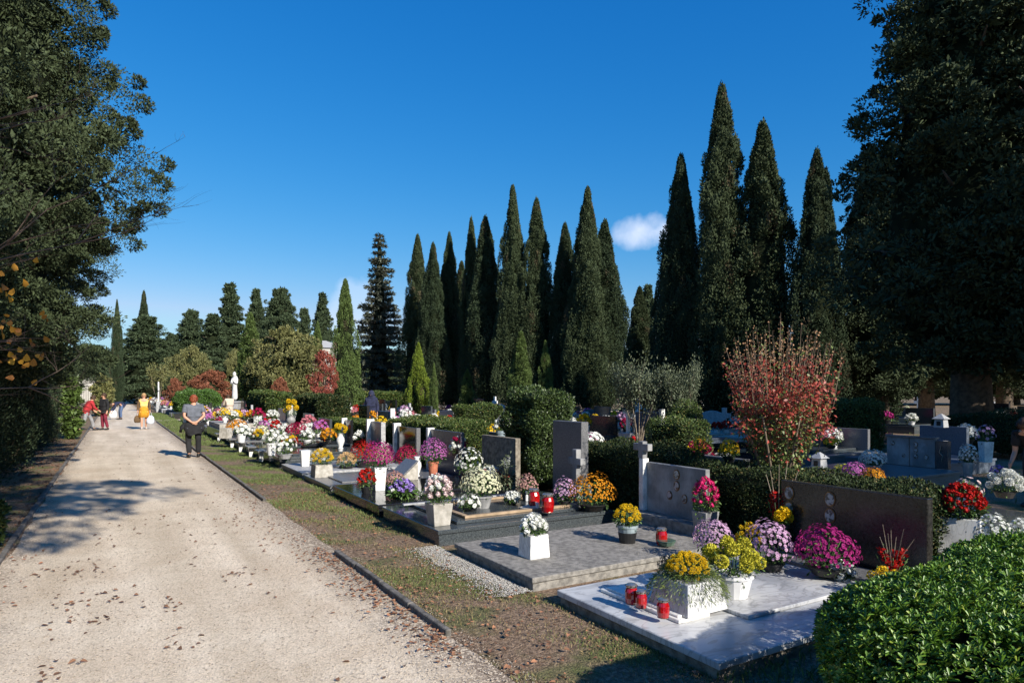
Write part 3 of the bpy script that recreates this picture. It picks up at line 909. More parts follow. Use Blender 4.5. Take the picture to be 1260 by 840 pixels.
# grey-green multi-stem small trees
def make_vase(seed, h, r, m, n, L, stems=9, extra=None, bark=M_barkp, lowz=.45):
    rs = np.random.RandomState(seed)
    b = MB()
    P_, T_ = [], []
    for k in range(stems):
        a = 2 * PI * k / stems + rs.uniform(-.2, .2)
        R1 = r * rs.uniform(.35, 1)
        hh = h * rs.uniform(.75, 1)
        pts = [(math.cos(a) * .04, math.sin(a) * .04, -.05), (math.cos(a) * R1 * .3, math.sin(a) * R1 * .3, hh * .35), (math.cos(a) * R1 * .75, math.sin(a) * R1 * .75, hh * .68), (math.cos(a) * R1, math.sin(a) * R1, hh * .98)]
        b.tube(pts, [.035, .026, .015, .005], 5)
        for j in range(6):
            s = rs.uniform(.35, .85)
            base = Vector(pts[1]).lerp(Vector(pts[3]), s)
            a2 = a + rs.normal(0, 1.0)
            tip = base + Vector((math.cos(a2) * r * .3, math.sin(a2) * r * .3, h * .22))
            b.tube([base, base.lerp(tip, .6) + Vector((0, 0, .02)), tip], [.012, .008, .003], 4)
            P_.append(((np.array(base) + np.array(tip)) / 2)); P_.append(np.array(tip))
        P_.append(np.array(pts[3])); P_.append(np.array(pts[2]))
    P_ = np.array(P_)
    i = rs.randint(0, len(P_), n)
    p = P_[i] + rs.normal(0, r * .13, (n, 3))
    T = rs.normal(0, 1, (n, 3)); T[:, 2] += .5
    N = rs.normal(0, 1, (n, 3)); N[:, 2] += .8
    l = L * rs.uniform(.6, 1.3, n)
    cr = leaves('foliage', p, T, N, l, l * .45, m)
    return [('stems', b.mesh('stems', bark, smooth=True)), ('crown', cr)]
OLV = make_vase(51, 3.2, 1.5, M_olive, 11000, .11, 11)
tree_at('small_tree', 'grey-green vase-shaped small tree below the cypresses, the left one', 'tree', OLV, 786, 452, 19.5, 3.2, 80, 3.4)
tree_at('small_tree', 'grey-green vase-shaped small tree, shorter one further right', 'tree', OLV, 836, 454, 19.0, 3.2, 58, 3.4, 2)
tree_at('palm_shrub', 'small yellowish tufted tree by the far white statue column', 'tree', make_vase(52, 4, 1.2, M_autg, 2400, .2, 5), 195, 452, 58, 4, 26, 2.6)

# --- crepe myrtle with red leaves
def crepe_myrtle():
    rs = np.random.RandomState(77)
    x, y = W2(958, 7.9)
    t = thing('crepe_myrtle', 'multi-stemmed shrub with red leaves and dry seed heads above the low hedge', 'shrub', (x, y, 0))
    b = MB()
    H = 2.74
    P_, kind, T_ = [], [], []
    tips = []
    for k in range(9):
        a = 2 * PI * k / 9 + rs.uniform(-.2, .2)
        R1 = rs.uniform(.25, .72)
        b.tube([(math.cos(a) * .05, math.sin(a) * .05, -.05), (math.cos(a) * .1, math.sin(a) * .1, .55), (math.cos(a) * R1 * .6, math.sin(a) * R1 * .6, 1.15), (math.cos(a) * R1 * .85, math.sin(a) * R1 * .85, 1.5)],
               [.028, .022, .014, .009], 6)
    for k in range(80):
        a = rs.uniform(0, 2 * PI)
        q = math.sqrt(rs.uniform(0, 1))
        R1 = .70 * q
        top = H * (1 - .16 * q * q) * rs.uniform(.86, 1.0)
        z0 = rs.uniform(1.0, 1.5)
        s0 = .62 * R1
        p0 = Vector((math.cos(a) * s0, math.sin(a) * s0, z0))
        p1 = Vector((math.cos(a) * (R1 + .02), math.sin(a) * (R1 + .02), top))
        b.tube([p0, p0.lerp(p1, .5) + Vector((rs.normal(0, .02), rs.normal(0, .02), 0)), p1], [.0045, .003, .0012], 4)
        for j in range(64):
            s = rs.uniform(0, 1)
            p = p0.lerp(p1, s)
            hz = p.z
            spread = .055 * (1.25 - s)
            P_.append((p.x + rs.normal(0, spread), p.y + rs.normal(0, spread), p.z + rs.normal(0, .02)))
            w = rs.uniform()
            if hz > 2.15: kind.append(1 if w < .85 else 2)
            elif hz > 1.85: kind.append(1 if w < .45 else (0 if w < .85 else 2))
            elif hz > 1.5: kind.append(0 if w < .62 else (1 if w < .75 else 2))
            else: kind.append(0 if w < .2 else 2)
    for k in range(4600):  # lower greener skirt
        a = rs.uniform(0, 2 * PI); q = math.sqrt(rs.uniform(0, 1)); z = rs.uniform(.75, 1.65)
        R1 = (.17 + .42 * (z - .7)) * q
        P_.append((math.cos(a) * R1, math.sin(a) * R1, z)); w = rs.uniform()
        kind.append(0 if w < .06 + .25 * (z - .8) else 2)
    for k in range(22):  # red tufts
        a = rs.uniform(0, 2 * PI); R1 = rs.uniform(.3, .72); z = rs.uniform(1.35, 1.85)
        for j in range(70):
            P_.append((math.cos(a) * R1 + rs.normal(0, .07), math.sin(a) * R1 + rs.normal(0, .07), z + rs.normal(0, .07))); kind.append(0 if rs.uniform() < .8 else 2)
    P_ = np.array(P_); kind = np.array(kind); n = len(P_)
    T = rs.normal(0, .8, (n, 3)); T[:, 2] += .3
    N = rs.normal(0, 1, (n, 3)); N[:, 1] -= .4
    l = np.where(kind == 1, .022, np.where(kind == 0, .050, .040)) * rs.uniform(.7, 1.3, n)
    part('stems', b.mesh('stems', mat('myrtle_bark', (.20, .15, .10), .8, (.11, .08, .055), 10), smooth=True), t)
    for kk, nm, mm in ((0, 'red_leaves', M_redl), (1, 'seed_heads', M_seed), (2, 'green_leaves', M_mgreen)):
        s = kind == kk
        part(nm, leaves(nm, P_[s], T[s], N[s], l[s], l[s] * (.5 if kk != 1 else .9), mm), t)
crepe_myrtle()

# --- big evergreens right
def r_big(t): return 4.3 * max(.04, (1 - t) ** .55) * min(1, .55 + 2.2 * t)
BIG = make_dense(61, 20, r_big, 560, 130, (.5, 1.05), .15, M_con, 2.6, .55, .66)
BIG2 = make_dense(62, 20, r_big, 460, 110, (.55, 1.15), .17, M_con, 2.6, .50, .66)
x, y = W2(1196, 21.5)
put_tree('evergreen_tree', 'huge dark evergreen with thick trunk filling the right side', 'evergreen', BIG, (x, y, 0), .6, 1.0)
for i, (u, d, s, rz, lb) in enumerate(((1300, 20, .95, 1, 'dark evergreen at the right frame edge beside the huge one'),
                                   (1085, 31, .62, 2, 'dark evergreen half hidden behind the left side of the huge one'),
                                   (1140, 36, .72, 3, 'dark evergreen trunk deep in shade left of the thick trunk'),
                                   (1235, 34, .7, 4, 'shaded evergreen standing behind, right of the thick trunk'))):
    x, y = W2(u, d)
    put_tree('evergreen_tree', lb, 'evergreen', BIG2, (x, y, 0), rz, s)
# trees standing behind and beside the photographer, whose shade falls on the right hand tombs and the path
for i, (x, y, s) in enumerate(((16.2, -6.5, .85), (22.5, -4.5, .95))):
    put_tree('evergreen_tree', ('evergreen outside the right frame edge shading the tombs', 'second evergreen outside the right frame edge')[i], 'evergreen', BIG2, (x, y, 0), i, (s, s, (.56, .95)[i]))
# --- left evergreens
def r_left(t): return 3.2 * max(.05, (1 - t ** 1.5) ** .6) * min(1, .62 + 2.4 * t) * (1 + .12 * math.sin(17 * t + 1.0) + .08 * math.sin(31 * t))
LEFT = make_dense(71, 15, r_left, 820, 380, (.34, .74), .062, M_con, 2.3, .36, .70, flat=.42, wide=.38, inner=80)
put_tree('evergreen_tree', 'large dark evergreen overhanging the left side of the path', 'evergreen', LEFT, (-3.05, 15.4, 0), .4, (1.0, 1.0, 1.0))
put_tree('evergreen_tree', 'nearer dark evergreen at the left frame edge', 'evergreen', LEFT, (-3.7, 11.6, 0), 2.4, (.95, .95, 1.1))
SHP = make_dense(72, 11.6, lambda t: 3.5 * max(.2, math.sin(PI * min(1, .2 + .8 * t)) ** .6), 90, 110, (.4, .8), .16, M_con, 7.6, .26, 0, flat=.6)
put_tree('pine_tree', 'tall pine behind the viewpoint whose crown shades the path', 'pine', SHP, (-.35, -2.6, 0), .5, 1)
put_tree('pine_tree', 'second tall pine behind the viewpoint, shading the left verge', 'pine', SHP, (-5.2, -1.6, 0), 2.5, 1)
put_tree('evergreen_tree', 'evergreen just behind the large overhanging one', 'evergreen', LEFT, (-3.3, 19.4, 0), 4.1, (1.0, 1.0, .92))
put_tree('evergreen_tree', 'shaded evergreen further along the left hedge', 'evergreen', BIG2, (-4.3, 25, 0), 1.2, (.72, .72, .42))
put_tree('evergreen_tree', 'dark evergreen beyond the bright bush on the left', 'evergreen', BIG2, (-4.6, 35, 0), 5.2, (.78, .78, .38))
put_tree('evergreen_tree', 'evergreen far up the left side of the path', 'evergreen', BIG2, (-5.0, 49, 0), 4.2, (.85, .85, .38))
put_tree('evergreen_tree', 'low evergreen beside the wall at the end of the path', 'evergreen', BIG2, (-5.8, 68, 0), 3.0, (.95, .95, .38))
# left dark thuja columns
THU = make_cypress(81, 3.2, .75, 260, 90, .30, M_cyp, (), .05)
for i in range(18):
    t = put_tree('thuja', None, 'thuja', THU, (-2.75 + random.uniform(-.1, .1), 8.6 + i * 1.45, 0), i * 1.7, (1.15, 1.2, random.uniform(.9, 1.08)), 'thujas along the left of the path')
    later(t, 'dark clipped thuja', 'in the shaded left hedge')
for i, (u, v, hp, wp, m, lb) in enumerate(((88, 540, 74, 17, mat('shade_bush_leaf', (.11, .17, .035), .5, (.035, .06, .015), island=1), 'light green leafy bush catching sun beside the standing visitors'),
                                        (126, 512, 46, 18, M_autg, 'yellow-green bush beside the path beyond the bending visitor'),
                                        (8, 672, 62, 44, M_box, 'small bush at the left frame edge by the path border'))):
    d = DG(v)
    x, y, z = G(u, v)
    h, w = hp / FPX * d, wp / FPX * d
    L = max(.05, 3.2 / FPX * d)
    me = make_dense(90 + i, h, (lambda t, w=w: w * .38 * dome(t)), 70, 60, (w * .16, w * .28), L, m, .05, .03, .6)
    put_tree('bush', lb, 'bush', me, (x - (.25 if i == 2 else 0), y, 0), 0, 1)

# --- bare twiggy tree with last yellow leaves, far left
def bare_tree():
    rs = np.random.RandomState(5)
    t = thing('bare_tree', 'nearly bare tree at the left with thin twigs and few yellow leaves', 'tree', (-2.0, 6.9, 0))
    tr = MB().tube([(0, 0, -.1), (.05, .05, 1.4), (.15, .1, 2.6), (.2, 0, 4.2)], [.10, .08, .06, .03], 9)
    part('trunk', tr.mesh('trunk', M_bark, smooth=True), t)
    b = MB()
    ends = []
    def grow(p, d, ln, r, dep):
        pts = [p]; q = Vector(p); dd = Vector(d)
        for i in range(4):
            dd = (dd + Vector((rs.normal(0, .13), rs.normal(0, .13), rs.normal(.03, .10)))).normalized()
            q = q + dd * ln / 4
            pts.append(Vector(q))
        b.tube(pts, [r, r * .8, r * .6, r * .45, r * .3], 5 if dep < 2 else 3)
        if dep < 3:
            for k in range(5 if dep == 0 else 4):
                s = rs.randint(1, 5)
                side = Vector((rs.normal(0, .7), rs.normal(0, .7), rs.normal(.15, .5)))
                grow(pts[s], (dd + side * .8).normalized(), ln * rs.uniform(.35, .6), r * .45, dep + 1)
        else:
            ends.append(q)
        ends.append(Vector(pts[2]))
    for (z, dx, dy, dz, ln) in ((2.2, .90, .38, .30, 2.9), (2.5, .95, .15, .35, 2.6), (2.0, .8, .6, .12, 2.4), (2.9, .7, .6, .45, 2.4), (3.4, .9, -.1, .5, 2.0), (1.9, .85, .1, .0, 1.9), (4.0, .6, .3, .8, 1.8), (3.7, .8, .5, .2, 2.3)):
        grow(Vector((.12, .05, z)), Vector((dx, dy, dz)).normalized(), ln * .66, .015, 0)
    part('branches', b.mesh('branches', mat('dark_twig', (.16, .11, .08), .9, (.09, .06, .045), 10), smooth=True), t)
    E = np.array([tuple(e) for e in ends if 2.0 < e.z < 3.0 and e.x < 1.3])
    n = 150
    i = rs.randint(0, len(E), n)
    p = E[i] + rs.normal(0, .10, (n, 3)); p[:, 2] -= .1
    T = rs.normal(0, .5, (n, 3)); T[:, 2] -= 1
    N = rs.normal(0, 1, (n, 3)); N[:, 1] -= 1
    l = rs.uniform(.05, .085, n)
    part('leaves', leaves('leaves', p, T, N, l, l * .85, M_yleaf, fine=True), t)
bare_tree()

# far belt of rounded trees that closes the horizon between the trunks
k = 0
for u, d, s in ((-40, 130, 1.2), (30, 120, 1.1), (110, 125, 1.1), (190, 128, 1.0), (250, 122, 1.2), (330, 130, 1.1), (405, 120, .8), (470, 110, .9), (530, 115, 1.0), (590, 110, 1.0), (650, 105, 1.0), (710, 110, 1.0), (770, 105, .8),
                (830, 100, .9), (890, 95, .9), (950, 95, .9), (1010, 90, .9), (1070, 88, .9), (1130, 85, .9), (1190, 85, .9), (1250, 85, .9), (1310, 85, .9)):
    x, y = W2(u, d)
    t = put_tree('broadleaf_tree', None, 'tree', ROU, (x, y, 0), u, (1.9 * s, 1.9 * s, 1.15 * s), 'far trees closing the view')
    later(t, 'rounded dark green tree', 'in the farthest line')

# wall and gate at the end of the path
t = thing('boundary_wall', 'pale rendered wall at the far end of the path', 'wall', (-1.5, 118, 0))
b = MB().box(-8, 4.2, 0, .4, 0, 3.6); part('wall_panel', b.mesh('wall_panel', M_wall, bevel=.02), t)
b = MB().box(-8.1, 4.3, -.06, .46, 3.6, 3.8); part('coping', b.mesh('coping', M_lgr, bevel=.02), t)
b = MB()
for i in range(9): b.box(-3.4 + i * .22, -3.36 + i * .22, -.06, -.02, .1, 2.6)
b.box(-3.4, -1.6, -.07, -.01, .1, .16); b.box(-3.4, -1.6, -.07, -.01, 2.5, 2.58)
part('gate', b.mesh('gate', M_blackp), t)
t = thing('mausoleum', 'pale block of a chapel roof showing left of the lone cypress', 'building', (*W2(397, 100), 0))
b = MB().box(-2.5, 2.5, -2.5, 2.5, 0, 8.2); part('wall', b.mesh('wall', M_wall), t)
b = MB().frustum(2.8, 2.8, .4, .4, 8.2, 9.4); part('roof', b.mesh('roof', M_lgr), t)
b = MB().box(-.6, .6, -2.53, -2.48, 2.6, 5.0); part('window', b.mesh('window', M_blackp), t)

# ================================================================== HEDGES
hedge('hedge', 'glossy rounded bright green hedge in the near right corner', 2.40, 6.9, .35, 2.06, .98, .035, 11500, M_hedge, 3, 3.6, .05, fine=True, up=.75, wide=.42, rosette=True)
tw = [o for o in bpy.data.objects if o.get('category') == 'hedge'][0]
b = MB()
rt = random.Random(8)
for k in range(34):
    x_, y_ = rt.uniform(-1.6, .6), rt.uniform(-.5, .55)
    z_ = .80 + .06 * (1 - x_ * x_ / 4)
    p_ = [(x_, y_, z_ - .1)]
    for j in range(3): p_.append((p_[-1][0] + rt.uniform(-.02, .02), p_[-1][1] + rt.uniform(-.02, .02), p_[-1][2] + rt.uniform(.05, .085)))
    b.tube(p_, [.0035, .003, .002, .001], 4)
part('bare_twigs', b.mesh('bare_twigs', M_barkp), tw)
hedge('hedge', 'low flat-topped clipped hedge behind the long brown headstone', 6.15, 7.15, 3.3, 6.2, .90, .030, 6000, M_boxd, 4, 9, .05)
hedge('hedge', 'taller uneven dark hedge left of the red-leaved shrub', 6.2, 7.1, 6.2, 8.7, 1.06, .034, 4800, M_boxd, 5, 4, .07)
hedge('bush', 'tall rounded clipped bush behind the grey stone with small cross', 6.15, 7.0, 9.55, 10.75, 1.84, .05, 3600, mat('bush_leaf', (.085, .125, .035), .45, (.022, .042, .012), island=1, spec=.4), 6, 4.6, .10, cat='bush')
hedge('hedge', 'long square-cut box hedge behind the violet grey headstone', 6.25, 7.2, 12.9, 17.0, 1.10, .045, 3000, M_box, 7, 12, .05)
hedge('hedge', 'low clipped hedge behind the pale narrow headstones', 6.3, 7.2, 17.5, 23.2, .88, .055, 2000, M_box, 8, 12, .04)
hedge('hedge', 'dark square hedge block left of the slender red tree', 6.2, 7.4, 23.6, 27.2, 1.62, .07, 1500, M_boxd, 9, 14, .04)
hedge('hedge', 'far clipped hedge right of the white statue', 6.3, 7.6, 33.5, 39.0, 1.75, .09, 900, M_box, 10, 12, .05)
hedge('bush', 'round green clipped bush left of the white statue', *(lambda x, y: (x - 1.6, x + 1.6, y - 1.6, y + 1.6))(*W2(243, 50)), 1.9, .10, 800, mat('bright_bush', (.09, .17, .03), .5, (.035, .08, .015), island=1), 11, 3.2, .08, cat='bush')
def hb(label, u, d, w, dp, h, m=M_box, pw=9, seed=20, cat='hedge', name='hedge'):
    x, y = W2(u, d)
    hedge(name, label, x - w / 2, x + w / 2, y - dp / 2, y + dp / 2, h, max(.045, d * .0028), max(700, 3000 - d * 80), m, seed, pw, .05, cat=cat)
hb('square clipped hedge block right of the red-leaved shrub', 1048, 20, 1.5, 1.3, 1.52, M_box, 10, 21)
hb('clipped hedge with wavy top below the grey-green small trees', 835, 14.5, .9, 1.3, 1.22, M_box, 6, 22)
hb('round ball-shaped boxwood on top of the wavy hedge line', 843, 17, .9, .9, 1.55, M_box, 2.6, 23, 'bush', 'bush')
hb('dark low bush left of the thick trunk', 1186, 19, 1.5, 1.3, 1.15, M_boxd, 3, 24, 'bush', 'bush')
hb('dark spreading bush at the right frame edge', 1243, 18, 2.2, 1.6, 1.25, M_boxd, 3, 25, 'bush', 'bush')
hb('far clipped hedge behind the long box hedge', 588, 27, 1.9, 1.1, 1.25, M_box, 12, 26)
hb('small clipped hedge beside the slender red tree', 345, 40, 2.0, 4.0, 1.35, M_boxd, 10, 28)
hb('green hedge at the foot of the dark fir', 470, 55, 6.0, 2.0, 1.7, M_box, 3, 29)

# ================================================================== TOMBS
def tomb(label, x, y0, y1, h, m, dpt=2.55, step=None, ledger=None, hs=(), face=-1, group=None, name='tomb', soil=None, rimm=None):
    """flat family tomb; local x runs from the front edge back to the headstone"""
    Wd = y1 - y0
    t = thing(name, label, 'tomb', (x if face < 0 else x + dpt, y0 if face < 0 else y1, 0), 0 if face < 0 else PI, group)
    # slab on a slightly inset plinth
    th = min(.05, h * .5)
    b = MB().box(.02, dpt, .02, Wd - .02, -.05, h - th - .001)
    part('plinth', b.mesh('plinth', rimm or m, bevel=.004), t)
    b = MB().box(0, dpt + .02, 0, Wd, h - th, h)
    part('slab', b.mesh('slab', m, bevel=.006), t)
    if step:
        x0, x1, a, c, z1, sm = step
        b = MB().box(x0, x1, a, c, h + .001, h + z1)
        part('upper_slab', b.mesh('upper_slab', sm or m, bevel=.005), t)
    if ledger:
        x0, x1, a, c, z0, z1, sm = ledger
        b = MB().box(x0, x1, a, c, h + z0, h + z1)
        part('ledger', b.mesh('ledger', sm or m, bevel=.005), t)
    for s in hs: headstone(t, *s)
    return t
def headstone(t, kind, x, y0, y1, z0, z1, m, th=.09, ports=(), frame=None):
    b = MB()
    if kind == 'flat': b.box(x, x + th, y0, y1, z0, z1)
    elif kind == 'arch':
        n = 9
        poly = [(y0, z0), (y1, z0)] + [(y1 + (y0 - y1) * i / n, z1 - .12 + .12 * math.sin(PI * i / n)) for i in range(n + 1)]
        b.prism_x(poly, x, x + th)
    elif kind == 'slant': b.prism_x([(y0, z0), (y1, z0), (y1, z1), (y0 + .05, z1 - .15)], x, x + th)
    elif kind == 'cross':
        yc = (y0 + y1) / 2; w = (y1 - y0)
        a = w * .16
        zc = z0 + (z1 - z0) * .66
        b.prism_x([(yc - a, z0), (yc + a, z0), (yc + a, zc - a), (y1, zc - a), (y1, zc + a), (yc + a, zc + a), (yc + a, z1), (yc - a, z1), (yc - a, zc + a), (y0, zc + a), (y0, zc - a), (yc - a, zc - a)], x, x + th)
    o = part('cross' if kind == 'cross' else 'headstone', b.mesh('headstone', m, bevel=.005), t)
    for (py, pz, r) in ports:
        f = MB().disc_x(x - .001, py, pz, r * .80, r, .008)
        po = part('portrait_frame', f.mesh('portrait_frame', M_brz), o)
        f = MB().disc_x(x - .0095, py, pz, r * .66, r * .84, .004)
        part('portrait', f.mesh('portrait', M_port), o)
    return o
# near white marble tomb
T1 = tomb('white marble tomb nearest the camera with three red candles', 3.2, 2.84, 4.59, .125, M_marb, 2.75, rimm=M_tan,
          step=(.78, 2.6, .42, 1.32, .03, M_marb), hs=(('flat', 2.72, .16, 1.60, .10, .884, M_brg, .09, ((1.05, .76, .072), (1.05, .60, .072), (1.50, .76, .072), (1.50, .60, .072))),))
b = MB().box(.28, .60, .62, 1.52, .126, .152).box(.31, .57, .66, 1.48, .152, .168); part('small_step', b.mesh('small_step', M_marw, bevel=.004), T1)
b = MB().box(2.30, 2.66, .1, 1.62, .126, .19); part('rear_step', b.mesh('rear_step', M_ggr, bevel=.005), T1)
# weathered concrete tomb
T2 = tomb('weathered grey concrete tomb with four oval portraits on its headstone', 3.2, 4.97, 6.56, .13, M_conc, 2.6,
          hs=(('flat', 2.70, .47, 1.46, .26, .885, M_hst, .07, ((.93, .78, .062), (.93, .64, .062), (1.05, .51, .055), (.80, .50, .055))),))
b = MB().box(2.50, 2.85, .40, 1.62, .05, .262); part('headstone_base', b.mesh('headstone_base', M_conc, bevel=.006), T2)
b = MB().box(2.64, 2.74, 1.47, 1.55, .262, .93); part('post', b.mesh('post', M_marw, bevel=.004), T2)
headstone(T2, 'cross', 2.64, 1.38, 1.66, .931, 1.15, M_hst, .08)
# stepped dark granite tomb with tall stone and cross
T3 = tomb('dark polished stepped granite tomb with a tall grey stone and small cross', 3.2, 6.98, 8.86, .19, M_dgr, 2.6,
          step=(.34, 2.6, .20, 1.7, .04, M_dgr), hs=(('flat', 2.66, .80, 1.54, .15, 1.345, M_ggr, .13, ()),))
b = MB().box(2.36, 2.6, .48, .84, .23, .47); part('cross_base', b.mesh('cross_base', M_hst, bevel=.006), T3)
headstone(T3, 'cross', 2.42, .50, .80, .471, .97, M_hst, .09)
for a, c, e, f in ((.50, 2.1, .30, .36), (.50, 2.1, 1.36, 1.42), (.50, .57, .37, 1.35)):
    b = MB().box(a, c, e, f, .231, .262); part('border_strip', b.mesh('border_strip', M_wood, bevel=.003), T3)
b = MB()
b.box(.2, 1.9, 1.56, 1.62, .231, .25)
part('border_strip', b.mesh('border_strip', M_lgr), T3)
# black granite tomb with book and wide tan stone
T4 = tomb('black polished granite tomb with a slanted stone book', 3.2, 9.0, 11.3, .19, M_bgr, 2.6, step=(.9, 2.55, .6, 2.1, .035, M_bgr),
          hs=(('flat', 2.70, .70, 1.92, .15, .985, M_tan, .10, ()),))
T5 = tomb('grey granite tomb with a violet grey headstone', 3.28, 11.75, 13.62, .11, M_ggr, 2.5, ledger=(.3, 1.9, .25, 1.2, 0.001, .03, M_ggr),
          hs=(('flat', 2.62, .05, 1.5, .08, .975, M_vgr, .08, ()), ('flat', 2.56, 1.52, 1.62, .08, 1.0, M_marw, .16, ())))
T6 = tomb('low pale grey tomb with a dark mirror-like headstone', 3.28, 13.80, 15.75, .13, M_lgr, 2.5, ledger=(.5, 2.0, .5, 1.5, 0.001, .03, M_ggr),
          hs=(('flat', 2.62, .30, 1.45, .08, .96, M_bgr, .07, ()), ('flat', 2.55, 1.47, 1.57, .08, 1.02, M_marw, .18, ()), ('flat', 2.60, .2, .28, .08, .96, M_ggr, .10, ())))
T7 = tomb('high dark granite tomb with a tall white post and flat stone book', 3.28, 16.0, 18.2, .25, M_dgr, 2.5, ledger=(.4, 2.1, .4, 1.8, 0.001, .04, M_dgr),
          hs=(('flat', 2.6, .35, 1.1, .2, 1.0, M_blg, .07, ()), ('flat', 2.5, 1.12, 1.22, .2, 1.05, M_marw, .2, ()), ('flat', 2.58, .27, .33, .2, 1.0, M_lgr, .12, ())))
T8 = tomb('dark granite tomb with a low flower shelf along its front', 3.28, 18.45, 20.6, .30, M_dgr, 2.5, ledger=(.4, 2.1, .3, 1.7, 0.001, .04, M_bgr),
          hs=(('flat', 2.6, .45, 1.0, .2, .95, M_bgr, .08, ()), ('flat', 2.52, 1.02, 1.1, .2, 1.0, M_marw, .16, ())))
T9 = tomb('grey tomb next beyond the low flower shelf', 3.3, 20.85, 22.9, .32, M_ggr, 2.5, hs=(('flat', 2.6, .3, 1.7, .2, .9, M_dgr, .08, ()),))
T10 = tomb('dark low tomb just beyond the standing red-haired visitor', 3.3, 23.1, 25.3, .34, M_dgr, 2.5, hs=(('flat', 2.6, .3, 1.5, .2, 1.0, M_ggr, .08, ()),))
T11 = tomb('long pale double tomb with white stepped border before the statue', 3.2, 25.6, 29.4, .42, M_dgr, 2.6, step=(.05, 2.5, .3, 3.5, .18, M_concs), hs=(('flat', 2.5, .4, .6, .3, 1.25, M_marw, .15, ()), ('flat', 2.5, 1.0, 2.4, .3, 1.1, M_ggr, .08, ())))

# generic tomb kinds for the rows behind; one set of part meshes each, shared by the copies
def tomb_kind(h, m, hs, step=None, Wd=1.9, dpt=2.3):
    pr = []
    pr.append(('plinth', MB().box(.02, dpt, .02, Wd - .02, -.05, h - .051).mesh('plinth', m, bevel=.004)))
    pr.append(('slab', MB().box(0, dpt + .02, 0, Wd, h - .05, h).mesh('slab', m, bevel=.006)))
    if step: pr.append(('upper_slab', MB().box(.3, dpt - .1, .25, Wd - .25, h + .001, h + step).mesh('upper_slab', m, bevel=.006)))
    for (kind, x, y0, y1, z0, z1, mm, th) in hs:
        b = MB()
        if kind == 'arch':
            n = 9
            b.prism_x([(y0, z0), (y1, z0)] + [(y1 + (y0 - y1) * i / n, z1 - .12 + .12 * math.sin(PI * i / n)) for i in range(n + 1)], x, x + th)
        elif kind == 'cross':
            yc = (y0 + y1) / 2; a = (y1 - y0) * .16; zc = z0 + (z1 - z0) * .68
            b.prism_x([(yc - a, z0), (yc + a, z0), (yc + a, zc - a), (y1, zc - a), (y1, zc + a), (yc + a, zc + a), (yc + a, z1), (yc - a, z1), (yc - a, zc + a), (y0, zc + a), (y0, zc - a), (yc - a, zc - a)], x, x + th)
        else: b.box(x, x + th, y0, y1, z0, z1)
        pr.append(('cross' if kind == 'cross' else 'headstone', b.mesh('headstone', mm, bevel=.005)))
    return pr
KINDS = [
    ('dark granite', 'upright slab', tomb_kind(.32, M_dgr, (('flat', 2.2, .35, 1.55, .3, 1.05, M_dgr, .09),), .05)),
    ('black granite', 'tall black stone', tomb_kind(.36, M_bgr, (('flat', 2.2, .5, 1.4, .3, 1.30, M_bgr, .10),), .06)),
    ('pale stone', 'rounded headstone', tomb_kind(.28, M_lgr, (('arch', 2.2, .4, 1.5, .25, 1.0, M_lgr, .10),))),
    ('white marble', 'white cross', tomb_kind(.34, M_marb, (('cross', 2.2, .65, 1.25, .3, 1.45, M_marw, .09),), .05)),
    ('grey granite', 'low wide stone', tomb_kind(.30, M_ggr, (('flat', 2.2, .2, 1.7, .28, .85, M_ggr, .10),))),
    ('blue-grey granite', 'blue-grey stone', tomb_kind(.34, M_blg, (('flat', 2.2, .3, 1.3, .3, 1.15, M_blg, .12), ('flat', 2.15, 1.35, 1.45, .3, 1.25, M_marw, .15)), .05)),
    ('concrete', 'small cross', tomb_kind(.22, M_concs, (('cross', 2.2, .6, 1.2, .2, 1.15, M_lgr, .09),))),
    ('brown granite', 'brown stone', tomb_kind(.34, M_brg, (('flat', 2.2, .3, 1.6, .3, 1.0, M_brg, .09),), .05)),
]

# ================================================================== FLOWERS
def petals_flower(C, N, r, k1=10, k2=6, rs=RS):
    """flat mum flowers: C (n,3) centres, N normals, r radii"""
    n = len(C)
    N = norm(N)
    up = np.where((np.abs(N[:, 2]) > .9)[:, None], np.array([[1., 0, 0]]), np.array([[0., 0, 1.]]))
    U = norm(np.cross(N, up)); V = np.cross(N, U)
    Ps, Ts, Ns, Ls = [], [], [], []
    for kk, tilt, ln, off in ((k1, .25, 1.0, 0.0), (k2, 1.1, .62, .35)):
        for j in range(kk):
            a = 2 * PI * j / kk + rs.uniform(-.15, .15, n)[:, None] + off
            d = U * np.cos(a) + V * np.sin(a)
            Ps.append(C + d * (r * .08)[:, None]); Ts.append(d + N * tilt); Ns.append(N - d * tilt); Ls.append(r * ln)
    return np.concatenate(Ps), np.concatenate(Ts), np.concatenate(Ns), np.concatenate(Ls)
def fib(n, zmin=-.15):
    i = np.arange(n) + .5
    z = 1 - (1 - zmin) * i / n
    a = i * 2.399963
    q = np.sqrt(np.maximum(0, 1 - z * z))
    return A3(q * np.cos(a), q * np.sin(a), z)
